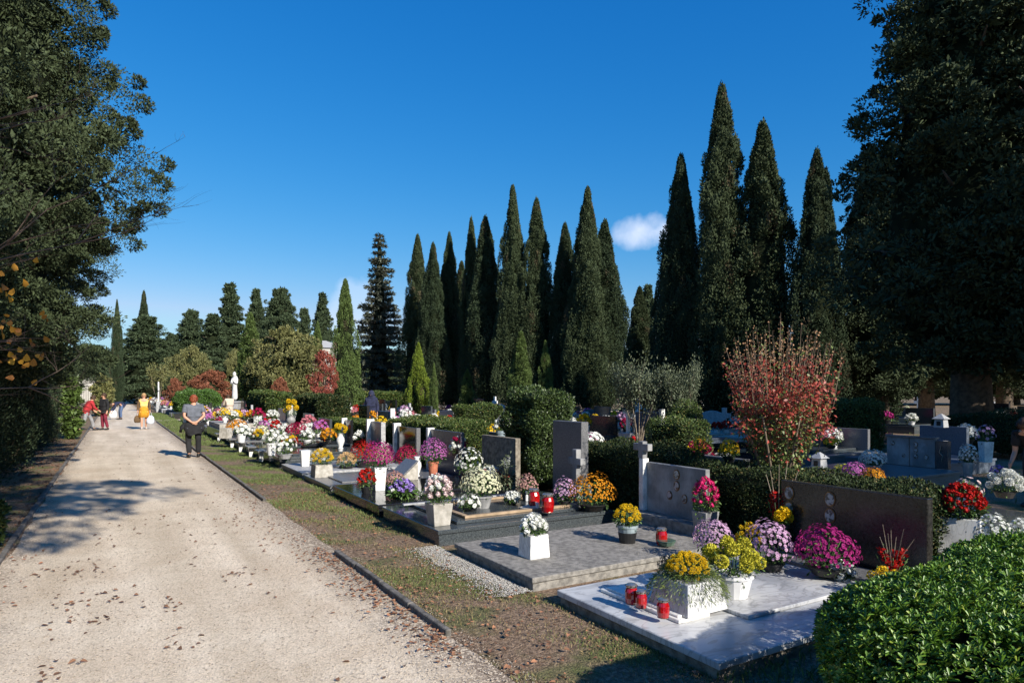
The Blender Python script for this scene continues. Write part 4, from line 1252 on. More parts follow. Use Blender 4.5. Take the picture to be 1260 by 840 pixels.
def blooms(kind, color, R, H, z0, fr, seed, color2=None, W0=True):
    rs = np.random.RandomState(seed)
    ms = [fmat(color)] + ([fmat(color2)] if color2 else [])
    if kind == 'dome':
        fr = fr * (.74 if W0 else 1.0)
        n = int(min(460, max(30, 2.1 * (R / fr) ** 2)))
        d = fib(n, -.12)
        d = norm(d + rs.normal(0, .06, d.shape))
        k = 1 + rs.normal(0, .035, n)
        an = np.arctan2(d[:, 1], d[:, 0])
        k = k * (1 + .07 * np.sin(2 * an + seed) + .05 * np.sin(3 * an + 2 * seed + 4 * d[:, 2]))
        C = A3(d[:, 0] * R * k, d[:, 1] * R * k, z0 + d[:, 2] * H * k)
        p, T, N, l = petals_flower(C, d + rs.normal(0, .15, d.shape), fr * rs.uniform(.8, 1.15, n), 9, 5, rs)
        mi = None
        if color2: mi = np.tile((C[:, 0] + C[:, 1] * .3 > 0).astype(int), 14)
        return leaves('blooms', p, T, N, l, l * .62, ms, mi)
    if kind == 'daisy':
        n = int(min(160, max(20, .8 * (R / fr) ** 2)))
        d = norm(fib(n, -.2) + rs.normal(0, .08, (n, 3)))
        C = A3(d[:, 0] * R, d[:, 1] * R, z0 + d[:, 2] * H) * 1.0
        p, T, N, l = petals_flower(C, d, fr * rs.uniform(.85, 1.1, n), 10, 4, rs)
        return leaves('blooms', p, T, N, l, l * .55, ms)
    if kind in ('balls', 'roses'):
        n = max(5, int(.9 * (R / fr) ** 2)) if kind == 'balls' else max(8, int(1.15 * (R / fr) ** 2))
        d = norm(fib(n, -.05) + rs.normal(0, .10, (n, 3)))
        C = A3(d[:, 0] * R * .8, d[:, 1] * R * .8, z0 + d[:, 2] * H * .85)
        m = (260 if fr > .045 and R < .3 and n < 40 else 130) if kind == 'balls' else 46
        s = norm(rs.normal(0, 1, (n * m, 3)))
        cc = np.repeat(C, m, axis=0); f = fr * np.repeat(rs.uniform(.8, 1.15, n), m)
        if kind == 'balls':
            p = cc + s * (f * .70)[:, None]; T = s * .7 + rs.normal(0, .45, s.shape); T[:, 2] += .2; N = s + rs.normal(0, .3, s.shape)
            l = f * .38
            mi = np.repeat((rs.uniform(0, 1, n) < .3).astype(int), m) if color2 else None
            return leaves('blooms', p, T, N, l, l * .75, ms, mi)
        tg = norm(np.cross(s, np.array([[.1, .2, 1.]])))
        p = cc + s * (f * rs.uniform(.35, .85, n * m))[:, None] - tg * (f * .35)[:, None]
        l = f * .85
        mi = np.repeat((rs.uniform(0, 1, n) < .3).astype(int), m) if color2 else None
        return leaves('blooms', p, tg + s * .35, s, l, l * .85, ms, mi)
    if kind == 'spray':
        b = MB()
        P_, T_, N_ = [], [], []
        for k in range(9):
            a = rs.uniform(0, 2 * PI); q = rs.uniform(.15, .9)
            tip = np.array([math.cos(a) * R * q, math.sin(a) * R * q, z0 + H * rs.uniform(.6, 1.0)])
            base = np.array([0, 0, z0 - .02])
            for j in range(10):
                s = .35 + .65 * j / 10
                c = base + (tip - base) * s
                if j > 6: continue
                for w in range(4):
                    P_.append(c + rs.normal(0, .010, 3)); T_.append(rs.normal(0, .8, 3) + np.array([0, 0, .7])); N_.append(rs.normal(0, 1, 3))
        n = len(P_)
        l = fr * rs.uniform(.5, 1.2, n) * 1.25
        return leaves('blooms', np.array(P_), np.array(T_), np.array(N_), l, l * .6, ms)
def greens(R, H, z0, L, n, seed, m=M_stem, low=-.55):
    rs = np.random.RandomState(seed + 500)
    d = norm(rs.normal(0, 1, (n, 3)))
    d[:, 2] = np.where(rs.uniform(0, 1, n) < .7, -np.abs(d[:, 2]) * -low, d[:, 2])
    k = rs.uniform(.45, .93, n)
    p = A3(d[:, 0] * R * k, d[:, 1] * R * k, z0 + d[:, 2] * H * k)
    T = d + rs.normal(0, .5, (n, 3))
    N = rs.normal(0, 1, (n, 3)); N[:, 2] += 1
    l = L * rs.uniform(.6, 1.4, n)
    return leaves('greens', p, T, N, l, l * .4, m)
def stems_into(me, R, H, z0, zb):
    b = MB()
    for k in range(11):
        a = k * 2.4; q = .25 + .06 * k
        b.tube([(0, 0, zb), (math.cos(a) * R * q * .5, math.sin(a) * R * q * .5, (zb + z0) / 2 + H * .2), (math.cos(a) * R * q, math.sin(a) * R * q, z0 + H * .55)], .0035, 4)
    return join_into(me, b)
def container(kind, h, w):
    """pot meshes, h high and w wide at the rim"""
    r = w / 2
    b = MB()
    if kind in ('pot', 'white_pot', 'terracotta_pot', 'red_pot', 'blue_pot', 'grey_pot'):
        b.lathe([(r * .70, 0), (r * .96, h * .86), (r * 1.04, h * .86), (r * 1.04, h), (r * .92, h), (r * .90, h * .9), (.01, h * .9)], 16)
        m = {'pot': M_blackp, 'white_pot': M_whitep, 'terracotta_pot': M_terra, 'red_pot': M_redp, 'blue_pot': M_bluep, 'grey_pot': M_hst}[kind]
        return b.mesh('pot', m, smooth=False)
    if kind in ('planter', 'marble_planter', 'stone_planter'):
        q_ = .78 if kind == 'marble_planter' else .90
        b.frustum(r * 1.0, r * 1.0, r * q_, r * q_, 0, h)
        m = {'planter': M_marw, 'marble_planter': M_marb, 'stone_planter': M_concs}[kind]
        return b.mesh('planter', m, bevel=.004)
    if kind in ('vase', 'grey_vase', 'dark_vase'):
        b.lathe([(r * .62, 0), (r * .66, h * .04), (r * .42, h * .12), (r * .75, h * .30), (r * .98, h * .52), (r * .88, h * .70), (r * .55, h * .84), (r * .66, h * .95), (r * .72, h), (r * .5, h), (.01, h * .96)], 16)
        return b.mesh('vase', {'vase': M_marw, 'grey_vase': M_hst, 'dark_vase': M_bgr}[kind], smooth=True)
    if kind in ('block_vase', 'white_block', 'grey_block'):
        b.frustum(r * .78, r * .78, r, r, 0, h)
        return b.mesh('vase', {'block_vase': M_concs, 'white_block': M_marw, 'grey_block': M_hst}[kind], bevel=.004)
NSEED = [100]
def arrange(name, label, kind, color, loc, W, H, ch, cont='pot', cw=None, fr=.022, color2=None, rz=None, green=M_stem, group=None, gl=.035, gn=None, extra=None):
    """a pot, planter or vase with its flowers: W wide, H high in all, container ch high"""
    NSEED[0] += 1
    sd = NSEED[0]
    t = thing(name, label, 'flowers', loc, random.uniform(0, 6) if rz is None else rz, group)
    R = W / 2
    if cont: part('vase' if 'vase' in cont or 'block' in cont else ('planter' if 'planter' in cont else 'pot'), container(cont, ch, cw or W * .62), t)
    Hd = max(.05, (H - ch) * (.72 if kind not in ('spray',) else 1.0))
    z0 = ch + (H - ch) * (.28 if kind != 'spray' else 0)
    if gn and gn <= 4: return t
    part('greens', stems_into(greens(R * .98, Hd * .95, z0, gl, gn or int(180 + 900 * R), sd, green), R, Hd, z0, ch * .8), t)
    part('blooms', blooms(kind, color, R, Hd, z0, fr, sd, color2), t)
    if extra == 'twigs':
        b = MB()
        for k in range(7):
            a = k * .9 + .3
            q = .25 + .11 * k
            b.tube([(0, 0, ch * .9), (math.cos(a) * R * q * .5, math.sin(a) * R * q * .5, ch + (H - ch) * .55), (math.cos(a) * R * q * 1.1, math.sin(a) * R * q * 1.1, ch + (H - ch) * (1.0 + .14 * (k % 3)))], [.005, .004, .0025], 4)
        part('twigs', b.mesh('twigs', M_barkp), t)
    if extra == 'stems':
        b = MB()
        for k in range(12):
            a = k * .52
            b.tube([(0, 0, ch * .9), (math.cos(a) * R * .6, math.sin(a) * R * .6, z0)], .003, 3)
        part('stems', b.mesh('stems', M_stem), t)
    return t
def fl(label, kind, color, u, vb, z, wpx, hpx, ch=.3, cont='pot', fr=.022, name='potted_flowers', **kw):
    d = DG(vb, z)
    x, y = W2(u, d)
    Wm, Hm = wpx / FPX * d, hpx / FPX * d
    return arrange(name, label, kind, color, (x, y, z), Wm, Hm, Hm * ch, cont, kw.pop('cw', None), fr, **kw)
def flat_at(label, kind, color, u, v, d, z, wpx, hpx, ch=.3, cont='pot', fr=.022, name='potted_flowers', **kw):
    x, y = W2(u, d)
    Wm, Hm = wpx / FPX * d, hpx / FPX * d
    return arrange(name, label, kind, color, (x, y, z), Wm, Hm, Hm * ch, cont, kw.pop('cw', None), fr, **kw)
SQ = 0.0   # square planters stand parallel to the tombs
# -------- on and around the white marble tomb
fl('white veined marble planter of yellow flowers and feathery green on the near tomb', 'balls', 'yellow', 846, 745, .157, 62, 68, .52, 'marble_planter', .018, cw=.42, rz=SQ, name='flower_planter')
fl('large yellow ball chrysanthemums in a white pot on the near tomb', 'balls', 'lemon', 903, 733, .157, 78, 72, .40, 'white_pot', .068, cw=.30)
fl('pale lilac chrysanthemum dome behind the large yellow balls', 'dome', 'lilac', 878, 683, .20, 48, 42, .18, 'pot', .017)
fl('bright yellow chrysanthemum dome touching the lilac one', 'balls', 'yellow', 921, 690, .20, 36, 50, .2, 'pot', .026)
fl('lilac chrysanthemum dome right of the bright yellow one', 'dome', 'lilac', 946, 704, .13, 58, 62, .22, 'pot', .024, color2=None)
fl('magenta chrysanthemum dome between hedge and near tomb', 'dome', 'magenta', 1016, 706, .19, 72, 58, .18, 'pot', .022)
fl('white cloth-like flowers tucked beside the near hedge', 'roses', 'white', 1036, 716, .13, 34, 26, .25, 'white_pot', .03)
flat_at('red gladiolus spray with one yellow ball before the brown headstone', 'spray', 'red', 958, 0, 6.9, .19, 62, 84, .25, 'pot', .034, gn=260, extra='twigs')
x, y = W2(964, 6.72)
b = MB(); yb = blooms('balls', 'yellow', .03, .03, .0, .056, 5)
t = arrange('potted_flowers', 'single yellow ball chrysanthemum leaning on the red gladiolus', 'balls', 'yellow', (x, y, .19), .12, .42, .26, 'pot', .12, .055)
flat_at('red gladioli with bare twigs in front of the brown headstone end', 'spray', 'red', 1098, 0, 5.45, .13, 46, 70, .3, 'pot', .032, gn=160, extra='twigs')
flat_at('pair of yellow mums below the red gladioli', 'balls', 'yellow', 1090, 0, 5.25, .13, 42, 42, .35, 'pot', .040)
flat_at('low yellow blooms right of the red gladioli', 'balls', 'yellow', 1137, 0, 5.35, .13, 28, 40, .35, 'pot', .022)
def candle(label, u, vb, z, hp, group='red grave candles'):
    d = DG(vb, z)
    x, y = W2(u, d)
    h = hp / FPX * d
    candle_at(label, x, y, z, h, group)
def candle_at(label, x, y, z, h, group='red grave candles', meshes={}):
    if not meshes:
        meshes['g'] = MB().lathe([(.30, 0), (.35, .06), (.385, .30), (.385, .60), (.31, .76), (.28, .80), (.28, .82)], 16).mesh('glass', M_redp, smooth=False)
        meshes['l'] = MB().lathe([(.33, .82), (.34, .86), (.34, .93), (.24, .99), (.06, 1.0)], 16).mesh('lid', M_lid)
        b = MB()
        for k in range(8):
            a = 2 * PI * k / 8
            b.box(.335 * math.cos(a) - .03, .335 * math.cos(a) + .03, .335 * math.sin(a) - .03, .335 * math.sin(a) + .03, .87, .92)
        meshes['h'] = b.mesh('vent_holes', M_blackp)
        meshes['f'] = MB().lathe([(.10, .0), (.36, .001), (.37, .02), (.34, .03)], 12).mesh('base', M_lid)
    t = thing('grave_candle', label, 'candle', (x, y, z), 0, group, (h * .84, h * .84, h))
    part('base', meshes['f'], t); part('glass', meshes['g'], t)
    l = part('lid', meshes['l'], t); part('vent_holes', meshes['h'], l)
    if label is None: later(t, 'small red grave candle', 'among the far ones')
candle('leftmost of three red candles on the white step of the near tomb', 777, 742, .168, 25)
candle('middle red candle, shorter, on the white step of the near tomb', 789, 747, .168, 22)
candle('red candle standing apart, rightmost on the white step', 816, 759, .168, 24)
# feathery greens spilling from the marble planter
def ferny(u, v, z, wpx, n, label):
    d = DG(v, z); x, y = W2(u, d)
    rs = np.random.RandomState(int(u))
    W_ = wpx / FPX * d
    a = rs.uniform(0, 2 * PI, n); q = rs.uniform(0, 1, n)
    p = A3(np.cos(a) * W_ * .5 * q, np.sin(a) * W_ * .5 * q, .26 + .08 * (1 - q) - .16 * q ** 3 + rs.normal(0, .02, n))
    T = A3(np.cos(a), np.sin(a), .3 - q) + rs.normal(0, .4, (n, 3))
    l = rs.uniform(.02, .05, n)
    t = thing('foliage_bunch', label, 'plant', (x, y, z))
    part('fronds', leaves('fronds', p, T, rs.normal(0, 1, (n, 3)), l, l * .14, M_mgreen), t)
    b = MB()
    for k in range(14):
        aa = k * .45
        b.tube([(0, 0, .1), (math.cos(aa) * W_ * .2, math.sin(aa) * W_ * .2, .28), (math.cos(aa) * W_ * .46, math.sin(aa) * W_ * .46, .2)], .0025, 3)
    part('stems', b.mesh('stems', M_stem), t)
ferny(846, 743, .157, 96, 5200, 'feathery asparagus greens spilling over the marble planter')
# -------- concrete tomb
fl('small white trapezoid planter of white roses on the concrete tomb', 'roses', 'white', 657, 684, .13, 38, 52, .54, 'planter', .034, cw=.235, rz=SQ, name='flower_planter')
tp = fl('yellow ball mums in a two-tone pot on the concrete tomb', 'balls', 'yellow', 772, 667, .13, 38, 48, .46, 'blue_pot', .030, cw=.23)
hp_ = 48 / FPX * DG(667, .13) * .46
part('outer_pot', MB().lathe([(.084, -.001), (.086, .0), (.086 + .030 * .62, hp_ * .58), (.083 + .030 * .62, hp_ * .60)], 18).mesh('outer_pot', M_blackp), tp)
candle('red candle in green glass stand on the concrete tomb', 814, 670, .13, 22)
x, y = W2(820, DG(672, .13))
t = thing('glass_bowl', 'crinkled green glass dish under the candle on the concrete tomb', 'bowl', (x, y, .13))
part('bowl', MB().lathe([(.04, 0), (.08, .02), (.10, .06), (.09, .065), (.05, .03)], 11).mesh('bowl', M_glassg), t)
part('rim', MB().lathe([(.10, .06), (.105, .066), (.098, .07)], 11).mesh('rim', M_glassg), t)
flat_at('magenta-pink carnations on a stone block at the headstone corner', 'roses', 'hotpink', 868, 0, 7.55, .13, 36, 78, .42, 'grey_block', .028, cw=.22, rz=SQ, name='flower_vase', gl=.05)
x, y = W2(845, 7.6)
# -------- dark stepped granite tomb
fl('square stone vase of white and pink roses at the dark tomb corner', 'roses', 'rose', 540, 645, .19, 40, 64, .42, 'block_vase', .034, cw=.26, color2='white', rz=SQ, name='flower_vase')
fl('large creamy white chrysanthemum in a grey pot on the stepped dark tomb', 'dome', 'cream', 592, 624, .23, 46, 50, .30, 'grey_pot', .024)
fl('small bunch of white lilies on the stepped dark tomb', 'daisy', 'white', 577, 628, .235, 28, 20, .2, 'pot', .035)
fl('round white daisy chrysanthemum before the tan headstone', 'daisy', 'white', 577, 590, .19, 36, 40, .25, 'pot', .028)
fl('small white roses lying on the pale border strip', 'roses', 'white', 630, 620, .235, 22, 16, .2, 'pot', .030)
fl('dusty pink chrysanthemum beside the red candles', 'dome', 'dusty', 649, 615, .235, 25, 32, .3, 'pot', .022)
candle('taller red candle, left of two beside the dusty pink mum', 657, 622, .262, 22)
candle('red candle, right of two beside the dusty pink mum', 674, 630, .235, 24)
fl('lilac chrysanthemum bunch left of the orange dome', 'dome', 'lilac', 695, 622, .235, 26, 34, .2, 'pot', .024)
fl('big golden orange chrysanthemum dome at the end of the dark tomb', 'dome', 'orange', 729, 627, .20, 56, 44, .18, 'pot', .020)
fl('white and crimson blooms behind the creamy chrysanthemum', 'roses', 'white', 603, 596, .2, 28, 24, .2, 'pot', .035, color2='crimson')
fl('grey spiky foliage in a red pot before the tan headstone', 'spray', 'white', 624, 600, .2, 20, 50, .30, 'red_pot', .012, green=M_olive, gn=500, gl=.07)
for i, (u, v, h, lb) in enumerate(((648, 616, 12, 'small white candle beside the dusty pink mum'), (661, 627, 9, 'short white candle stub beside the red candles'))):
    d = DG(v, .235); x, y = W2(u, d); h = h / FPX * d
    t = thing('white_candle', lb, 'candle', (x, y, .235))
    part('wax', MB().lathe([(.022, 0), (.022, h), (.016, h * 1.02)], 12).mesh('wax', M_whitep), t)
    part('wick', MB().tube([(0, 0, h), (.001, 0, h + .015)], .002, 4).mesh('wick', M_blackp), t)
x, y = W2(651, DG(626, .235))
single('stone_book', MB().prism_y([(-.09, 0), (.09, 0), (.09, .045), (-.09, .02)], -.12, .12).mesh('stone_book', M_concs, bevel=.004), 'small pale slanted tablet beside the red candles', 'tablet', (x, y, .232))
# -------- black granite tomb
fl('magenta chrysanthemum in a tall white block vase on the black tomb', 'dome', 'magenta', 466, 603, .19, 40, 60, .48, 'white_block', .020, cw=.20, rz=SQ, name='flower_vase')
fl('red and green posy at the black tomb corner', 'roses', 'red', 451, 606, .19, 24, 32, .25, 'pot', .03, green=M_stem)
fl('dusty rose spray below the magenta chrysanthemum', 'dome', 'dusty', 486, 602, .19, 26, 22, .2, 'pot', .022)
fl('purple and white orchids lying on the black tomb', 'roses', 'purple', 495, 613, .19, 34, 24, .15, 'pot', .04, color2='white', gl=.09)
fl('green leaf bow beside the purple orchids', 'spray', 'white', 518, 611, .19, 22, 12, .1, None, .01, gl=.08, gn=60)
fl('small red and white roses behind the stone vase', 'roses', 'white', 536, 606, .19, 26, 24, .2, 'pot', .034, color2='red')
fl('white vase on the black tomb ledge beside the stone book', 'spray', 'white', 513, 586, .225, 12, 26, .95, 'vase', .004, cw=.17, gn=4, gl=.01, name='stone_vase')
fl('violet pink chrysanthemum in a terracotta pot', 'dome', 'violet', 533, 585, .225, 36, 46, .38, 'terracotta_pot', .020, cw=.20)
x, y = W2(497, DG(590, .225))
t = thing('stone_book', 'large slanted grey stone book on the black tomb', 'tablet', (x, y, .225), .1)
part('support', MB().prism_y([(-.22, 0), (.20, 0), (.20, .30), (.14, .30)], -.16, .14).mesh('support', M_concs, bevel=.005), t)
part('book_panel', MB().prism_y([(-.26, .02), (-.24, 0.0), (.17, .33), (.15, .36)], -.24, .22).mesh('book_panel', M_ggr, bevel=.003), t)
flat_at('white and red bouquet in a dark vase before the violet grey stone', 'roses', 'white', 564, 0, 13.3, .19, 24, 46, .45, 'grey_vase', .045, cw=.16, color2='crimson', name='flower_vase', extra='stems')
fl('crimson chrysanthemum dome before the mirror-like headstone', 'dome', 'crimson', 500, 580, .13, 32, 32, .2, 'pot', .022)
fl('cream ball flower behind the crimson dome', 'balls', 'peach', 511, 566, .13, 10, 23, .4, 'pot', .07)
# -------- grey granite and pale tombs
fl('pale stone planter of yellow and white flowers', 'balls', 'yellow', 396, 586, .11, 32, 36, .42, 'stone_planter', .032, cw=.36, color2='white', rz=SQ, name='flower_planter')
fl('peach and yellow freesias beside the pale planter', 'balls', 'peach', 427, 577, .11, 28, 22, .2, 'pot', .035)
fl('deep red chrysanthemum dome behind the magenta one', 'dome', 'red', 448, 576, .11, 30, 34, .25, 'pot', .022)
fl('salmon pink chrysanthemum between red and magenta domes', 'dome', 'dusty', 467, 574, .11, 32, 26, .2, 'pot', .026)
fl('rose-coloured lilies before the pale post', 'roses', 'rose', 480, 562, .11, 18, 16, .2, 'pot', .06)
fl('white rectangular vase standing empty on the pale tomb', 'spray', 'white', 375, 573, .13, 14, 20, .97, 'white_block', .003, cw=.20, gn=3, gl=.01, rz=SQ, name='stone_vase')
# -------- high dark tombs
fl('yellow mums in a tall white marble vase', 'balls', 'yellow', 419, 552, .29, 18, 32, .60, 'vase', .055, cw=.22, name='flower_vase')
fl('white lilies beside the dark headstone', 'roses', 'white', 442, 546, .25, 14, 16, .3, 'pot', .07)
fl('yellow chrysanthemum reflected in the narrow stones', 'balls', 'yellow', 460, 548, .2, 12, 24, .4, 'pot', .06)
candle('red candle before the narrow white-edged headstone', 399, 545, .29, 14)
fl('white daisy chrysanthemum in a low grey pot at the tomb edge', 'daisy', 'white', 350, 564, .25, 30, 30, .2, 'grey_pot', .045)
fl('white pot with a green and white plant beside it', 'daisy', 'white', 334, 560, .25, 20, 34, .45, 'white_pot', .05)
fl('tall white lily bunch behind the white pot', 'roses', 'white', 345, 551, .29, 14, 30, .25, 'vase', .06)
x, y = W2(383, DG(548, .29))
single('stone_book', MB().prism_y([(-.3, 0), (.3, 0), (.3, .14), (-.3, .03)], -.45, .45).mesh('stone_book', M_bgr, bevel=.006), 'open black book tablet on the high dark tomb', 'tablet', (x, y, .292))
fl('crimson chrysanthemum cushion behind the black book tablet', 'dome', 'crimson', 365, 540, .30, 30, 20, .2, 'pot', .03)
fl('pink carnations in a vase behind the crimson cushion', 'roses', 'pink', 380, 536, .30, 20, 26, .45, 'grey_vase', .06, name='flower_vase')
fl('white lily bowl right of the crimson cushion', 'roses', 'white', 378, 546, .30, 18, 18, .3, 'white_pot', .07)
fl('small yellow and red posy before the crimson cushion', 'balls', 'yellow', 358, 548, .30, 18, 12, .3, 'pot', .05, color2='red')
fl('fuchsia and white chrysanthemum behind the shelf flowers', 'dome', 'violet', 325, 537, .32, 18, 20, .3, 'pot', .05)
fl('white chrysanthemum dome behind the shelf flowers', 'dome', 'white', 336, 536, .32, 20, 18, .3, 'pot', .05)
fl('golden yellow chrysanthemums on the shelf edge', 'dome', 'orange', 292, 534, .34, 24, 18, .2, 'pot', .05)
fl('white chrysanthemums in a pale pot on the shelf edge', 'daisy', 'white', 297, 544, .34, 18, 24, .45, 'white_pot', .06)
fl('yellow freesia posy right of the pale pot', 'balls', 'yellow', 318, 541, .34, 14, 14, .2, 'pot', .05)
fl('small white roses beside a red packet', 'roses', 'white', 311, 541, .34, 12, 14, .2, 'pot', .05)
fl('empty pale stone urn on the low shelf', 'spray', 'white', 278, 539, .30, 14, 14, .9, 'stone_planter', .003, cw=.3, gn=4, gl=.01, name='stone_vase')
# little shelves on posts in front of the dark tombs
for i, (u, v) in enumerate(((277, 543), (289, 551), (302, 556), (317, 562), (330, 568))):
    d = DG(v); x, y = W2(u, d)
    t = thing('stone_shelf', None, 'shelf', (min(x, 3.18), y, 0), 0, 'little pedestals along the front of the dark tombs')
    part('post', MB().box(-.05, .05, -.05, .05, -.02, .27).mesh('post', M_marw, bevel=.004), t)
    part('shelf', MB().box(-.12, .10, -.26, .26, .271, .31).mesh('shelf', M_ggr, bevel=.004), t)
    later(t, 'small grey shelf on white post', 'along the verge')

# -------- right-hand side, behind the near hedge
def at_tomb(label, u, d, face, kind, hs=None, sc=1.0, z=0):
    x, y = W2(u, d)
    t = thing('tomb', label, 'tomb', (x, y, z), 0 if face < 0 else PI, None, sc)
    for pn, me in KINDS[kind][2]: part(pn, me, t)
    return t
# twin grey memorial with portraits
t = tomb('twin-panel grey memorial with oval portraits and bronze lantern niche', 11.1, 6.3, 8.3, .3, M_ggr, 2.5, hs=(('flat', 2.6, .50, .98, .3, .86, M_hst, .08, ((.86, .74, .05), (.86, .62, .05), (.86, .50, .05), (.66, .50, .05))), ('flat', 2.6, 1.0, 1.44, .3, .86, M_hst, .08, ((1.32, .74, .05), (1.1, .50, .04))), ('flat', 2.58, .26, .48, .3, .84, M_dgr, .12, ())))
part('niche_ornament', MB().tube([(2.56, .37, .45), (2.555, .34, .55), (2.555, .40, .62), (2.56, .37, .75)], .012, 6).mesh('niche_ornament', M_lid), t)
part('cap', MB().box(2.58, 2.72, .48, 1.46, .862, .90).mesh('cap', M_ggr, bevel=.004), t)
t = tomb('large plain blue-grey granite slab headstone right of the twin memorial', 14.4, 7.1, 9.1, .3, M_blg, 2.5, hs=(('flat', 2.6, .65, 1.7, .25, .96, M_blg, .13, ()),))
t = tomb('dark polished tomb with pale marble edge behind the white mums', 7.5, .6, 3.1, .32, M_bgr, 2.6, face=1, hs=(('flat', 2.5, .3, 1.9, .3, .9, M_bgr, .1, ()),), step=(0.02, .14, .02, 2.4, .05, M_marw))
t = tomb('shaded dark tomb behind the low hedge end', 7.6, 3.4, 5.6, .25, M_dgr, 2.4, face=1, hs=())
at_tomb('black upright headstone left of the red-leaved shrub', 905, 15.5, -1, 1)
at_tomb('grey tomb with three small portraits right of the red-leaved shrub', 1010, 15.2, -1, 4)
flat_at('white planter of red geraniums beyond the hedge end', 'roses', 'red', 1183, 0, 6.5, .22, 60, 88, .50, 'planter', .026, cw=.36, rz=.35, name='flower_planter', gl=.06, gn=500)
flat_at('left white ball chrysanthemum beyond the near hedge', 'dome', 'white', 1222, 0, 5.6, .30, 40, 66, .4, 'pot', .022)
flat_at('right white ball chrysanthemum at the frame edge', 'dome', 'white', 1256, 0, 5.6, .30, 36, 60, .4, 'pot', .022)
flat_at('round white chrysanthemum in a green pot before the twin memorial', 'dome', 'white', 1074, 0, 12.4, .3, 28, 26, .3, 'blue_pot', .03)
flat_at('pink chrysanthemum behind the flat-topped hedge', 'dome', 'violet', 1051, 0, 10.0, .45, 26, 22, .2, 'pot', .028)
flat_at('pale yellow flowers left of the pink chrysanthemum', 'dome', 'lemon', 1036, 0, 10.2, .42, 18, 20, .2, 'pot', .026)
flat_at('orange-yellow marigolds right of the pink chrysanthemum', 'dome', 'orange', 1074, 0, 9.8, .42, 26, 20, .2, 'pot', .026)
flat_at('bluish white ball mums on the shaded dark tomb', 'balls', 'white', 1236, 0, 9.2, .32, 40, 34, .25, 'pot', .06)
flat_at('purple flowers behind the bluish white mums', 'dome', 'purple', 1228, 0, 10.6, .35, 18, 20, .3, 'pot', .03)
flat_at('white chrysanthemum in a pale blue pot by the blue-grey slab', 'dome', 'white', 1191, 0, 11.6, .3, 20, 40, .45, 'blue_pot', .03)
flat_at('pale flowers in a white box in shade', 'daisy', 'rose', 1192, 0, 8.4, .25, 30, 44, .5, 'white_block', .03, cw=.26, rz=.2, name='flower_vase')
flat_at('tall pale vase with dried flowers under the big evergreen', 'daisy', 'lilac', 1213, 0, 13.5, .35, 20, 46, .55, 'white_block', .04, cw=.2, name='flower_vase')
flat_at('white blue-tinted chrysanthemum above the blue-grey slab', 'dome', 'white', 1189, 0, 15.8, .5, 26, 26, .3, 'pot', .04)
flat_at('bright yellow chrysanthemum left of the red-leaved shrub, left one', 'dome', 'yellow', 861, 0, 9.2, .84, 20, 28, .3, 'pot', .024)
flat_at('bright yellow chrysanthemum left of the red-leaved shrub, right one', 'dome', 'yellow', 897, 0, 8.9, .82, 24, 30, .3, 'pot', .024)
flat_at('yellow chrysanthemum before the three-portrait tomb', 'dome', 'yellow', 1023, 0, 13.5, .62, 16, 14, .3, 'pot', .03)
flat_at('round white chrysanthemum behind the dark hedge', 'dome', 'white', 746, 0, 22, .6, 16, 14, .3, 'pot', .05)
flat_at('yellow chrysanthemum next to the round white one behind the dark hedge', 'dome', 'yellow', 733, 0, 22, .65, 12, 14, .3, 'pot', .05)
flat_at('yellow dome behind the long box hedge', 'dome', 'yellow', 469, 0, 18.5, .6, 16, 22, .3, 'pot', .045)
flat_at('white dome right of the yellow one behind the box hedge', 'dome', 'white', 486, 0, 18.2, .6, 20, 22, .3, 'pot', .05)
flat_at('orange flowers in shade beside the tall rounded bush', 'dome', 'orange', 622, 0, 15.5, .65, 12, 12, .3, 'pot', .04)
flat_at('pale flowers on a blue-grey vase beside the tall rounded bush', 'roses', 'white', 616, 0, 14.8, .5, 18, 38, .6, 'blue_pot', .06, cw=.22)
flat_at('bright yellow bouquet in the sun left of the dark hedge block', 'balls', 'yellow', 358, 0, 24.5, .5, 18, 34, .4, 'grey_vase', .1)
# white crosses, lanterns
def cross_at(label, u, d, h, m=M_marw, w=.42):
    x, y = W2(u, d)
    t = thing('stone_cross', label, 'cross', (x, y, 0))
    part('base', MB().box(-.18, .18, -.25, .25, 0, h * .35).mesh('base', M_lgr, bevel=.006), t)
    b = MB(); z0 = h * .351
    b.prism_x([(-.05, z0), (.05, z0), (.05, h * .72), (w / 2, h * .72), (w / 2, h * .80), (.05, h * .80), (.05, h), (-.05, h), (-.05, h * .80), (-w / 2, h * .80), (-w / 2, h * .72), (-.05, h * .72)], -.05, .05)
    part('cross', b.mesh('cross', m, bevel=.005), t)
cross_at('pale stone cross behind the dark hedge, below the small trees', 773, 20, 1.55)
cross_at('thin white cross near the slender red tree', 430, 27, 1.45)
cross_at('white cross among far tombs left of the round bush', 165 + 30, 57, 2.6, M_marw, .7)
def lantern(label, u, d, z, h):
    x, y = W2(u, d)
    t = thing('grave_lantern', label, 'lantern', (x, y, z), 0, None, h)
    part('body', MB().frustum(.36, .36, .30, .30, 0, .62).mesh('body', M_lgr, bevel=.02), t)
    part('roof', MB().frustum(.46, .46, .06, .06, .621, 1.0).mesh('roof', M_lgr, bevel=.02), t)
    part('window', MB().box(-.365, -.34, -.14, .14, .14, .46).mesh('window', M_blackp), t)
lantern('small house-shaped stone lantern above the twin memorial', 1158, 15.5, .95, .32)
lantern('small pale lantern beside the white chrysanthemum in the green pot', 1008, 12.5, .35, .3)

# -------- white statue near the path's middle
def lathe_part(name, prof, m, t, n=14, loc=(0, 0, 0), smooth=True, sx=1, sy=1):
    return part(name, MB().lathe(prof, n, sx=sx, sy=sy).mesh(name, m, smooth=smooth), t, loc)

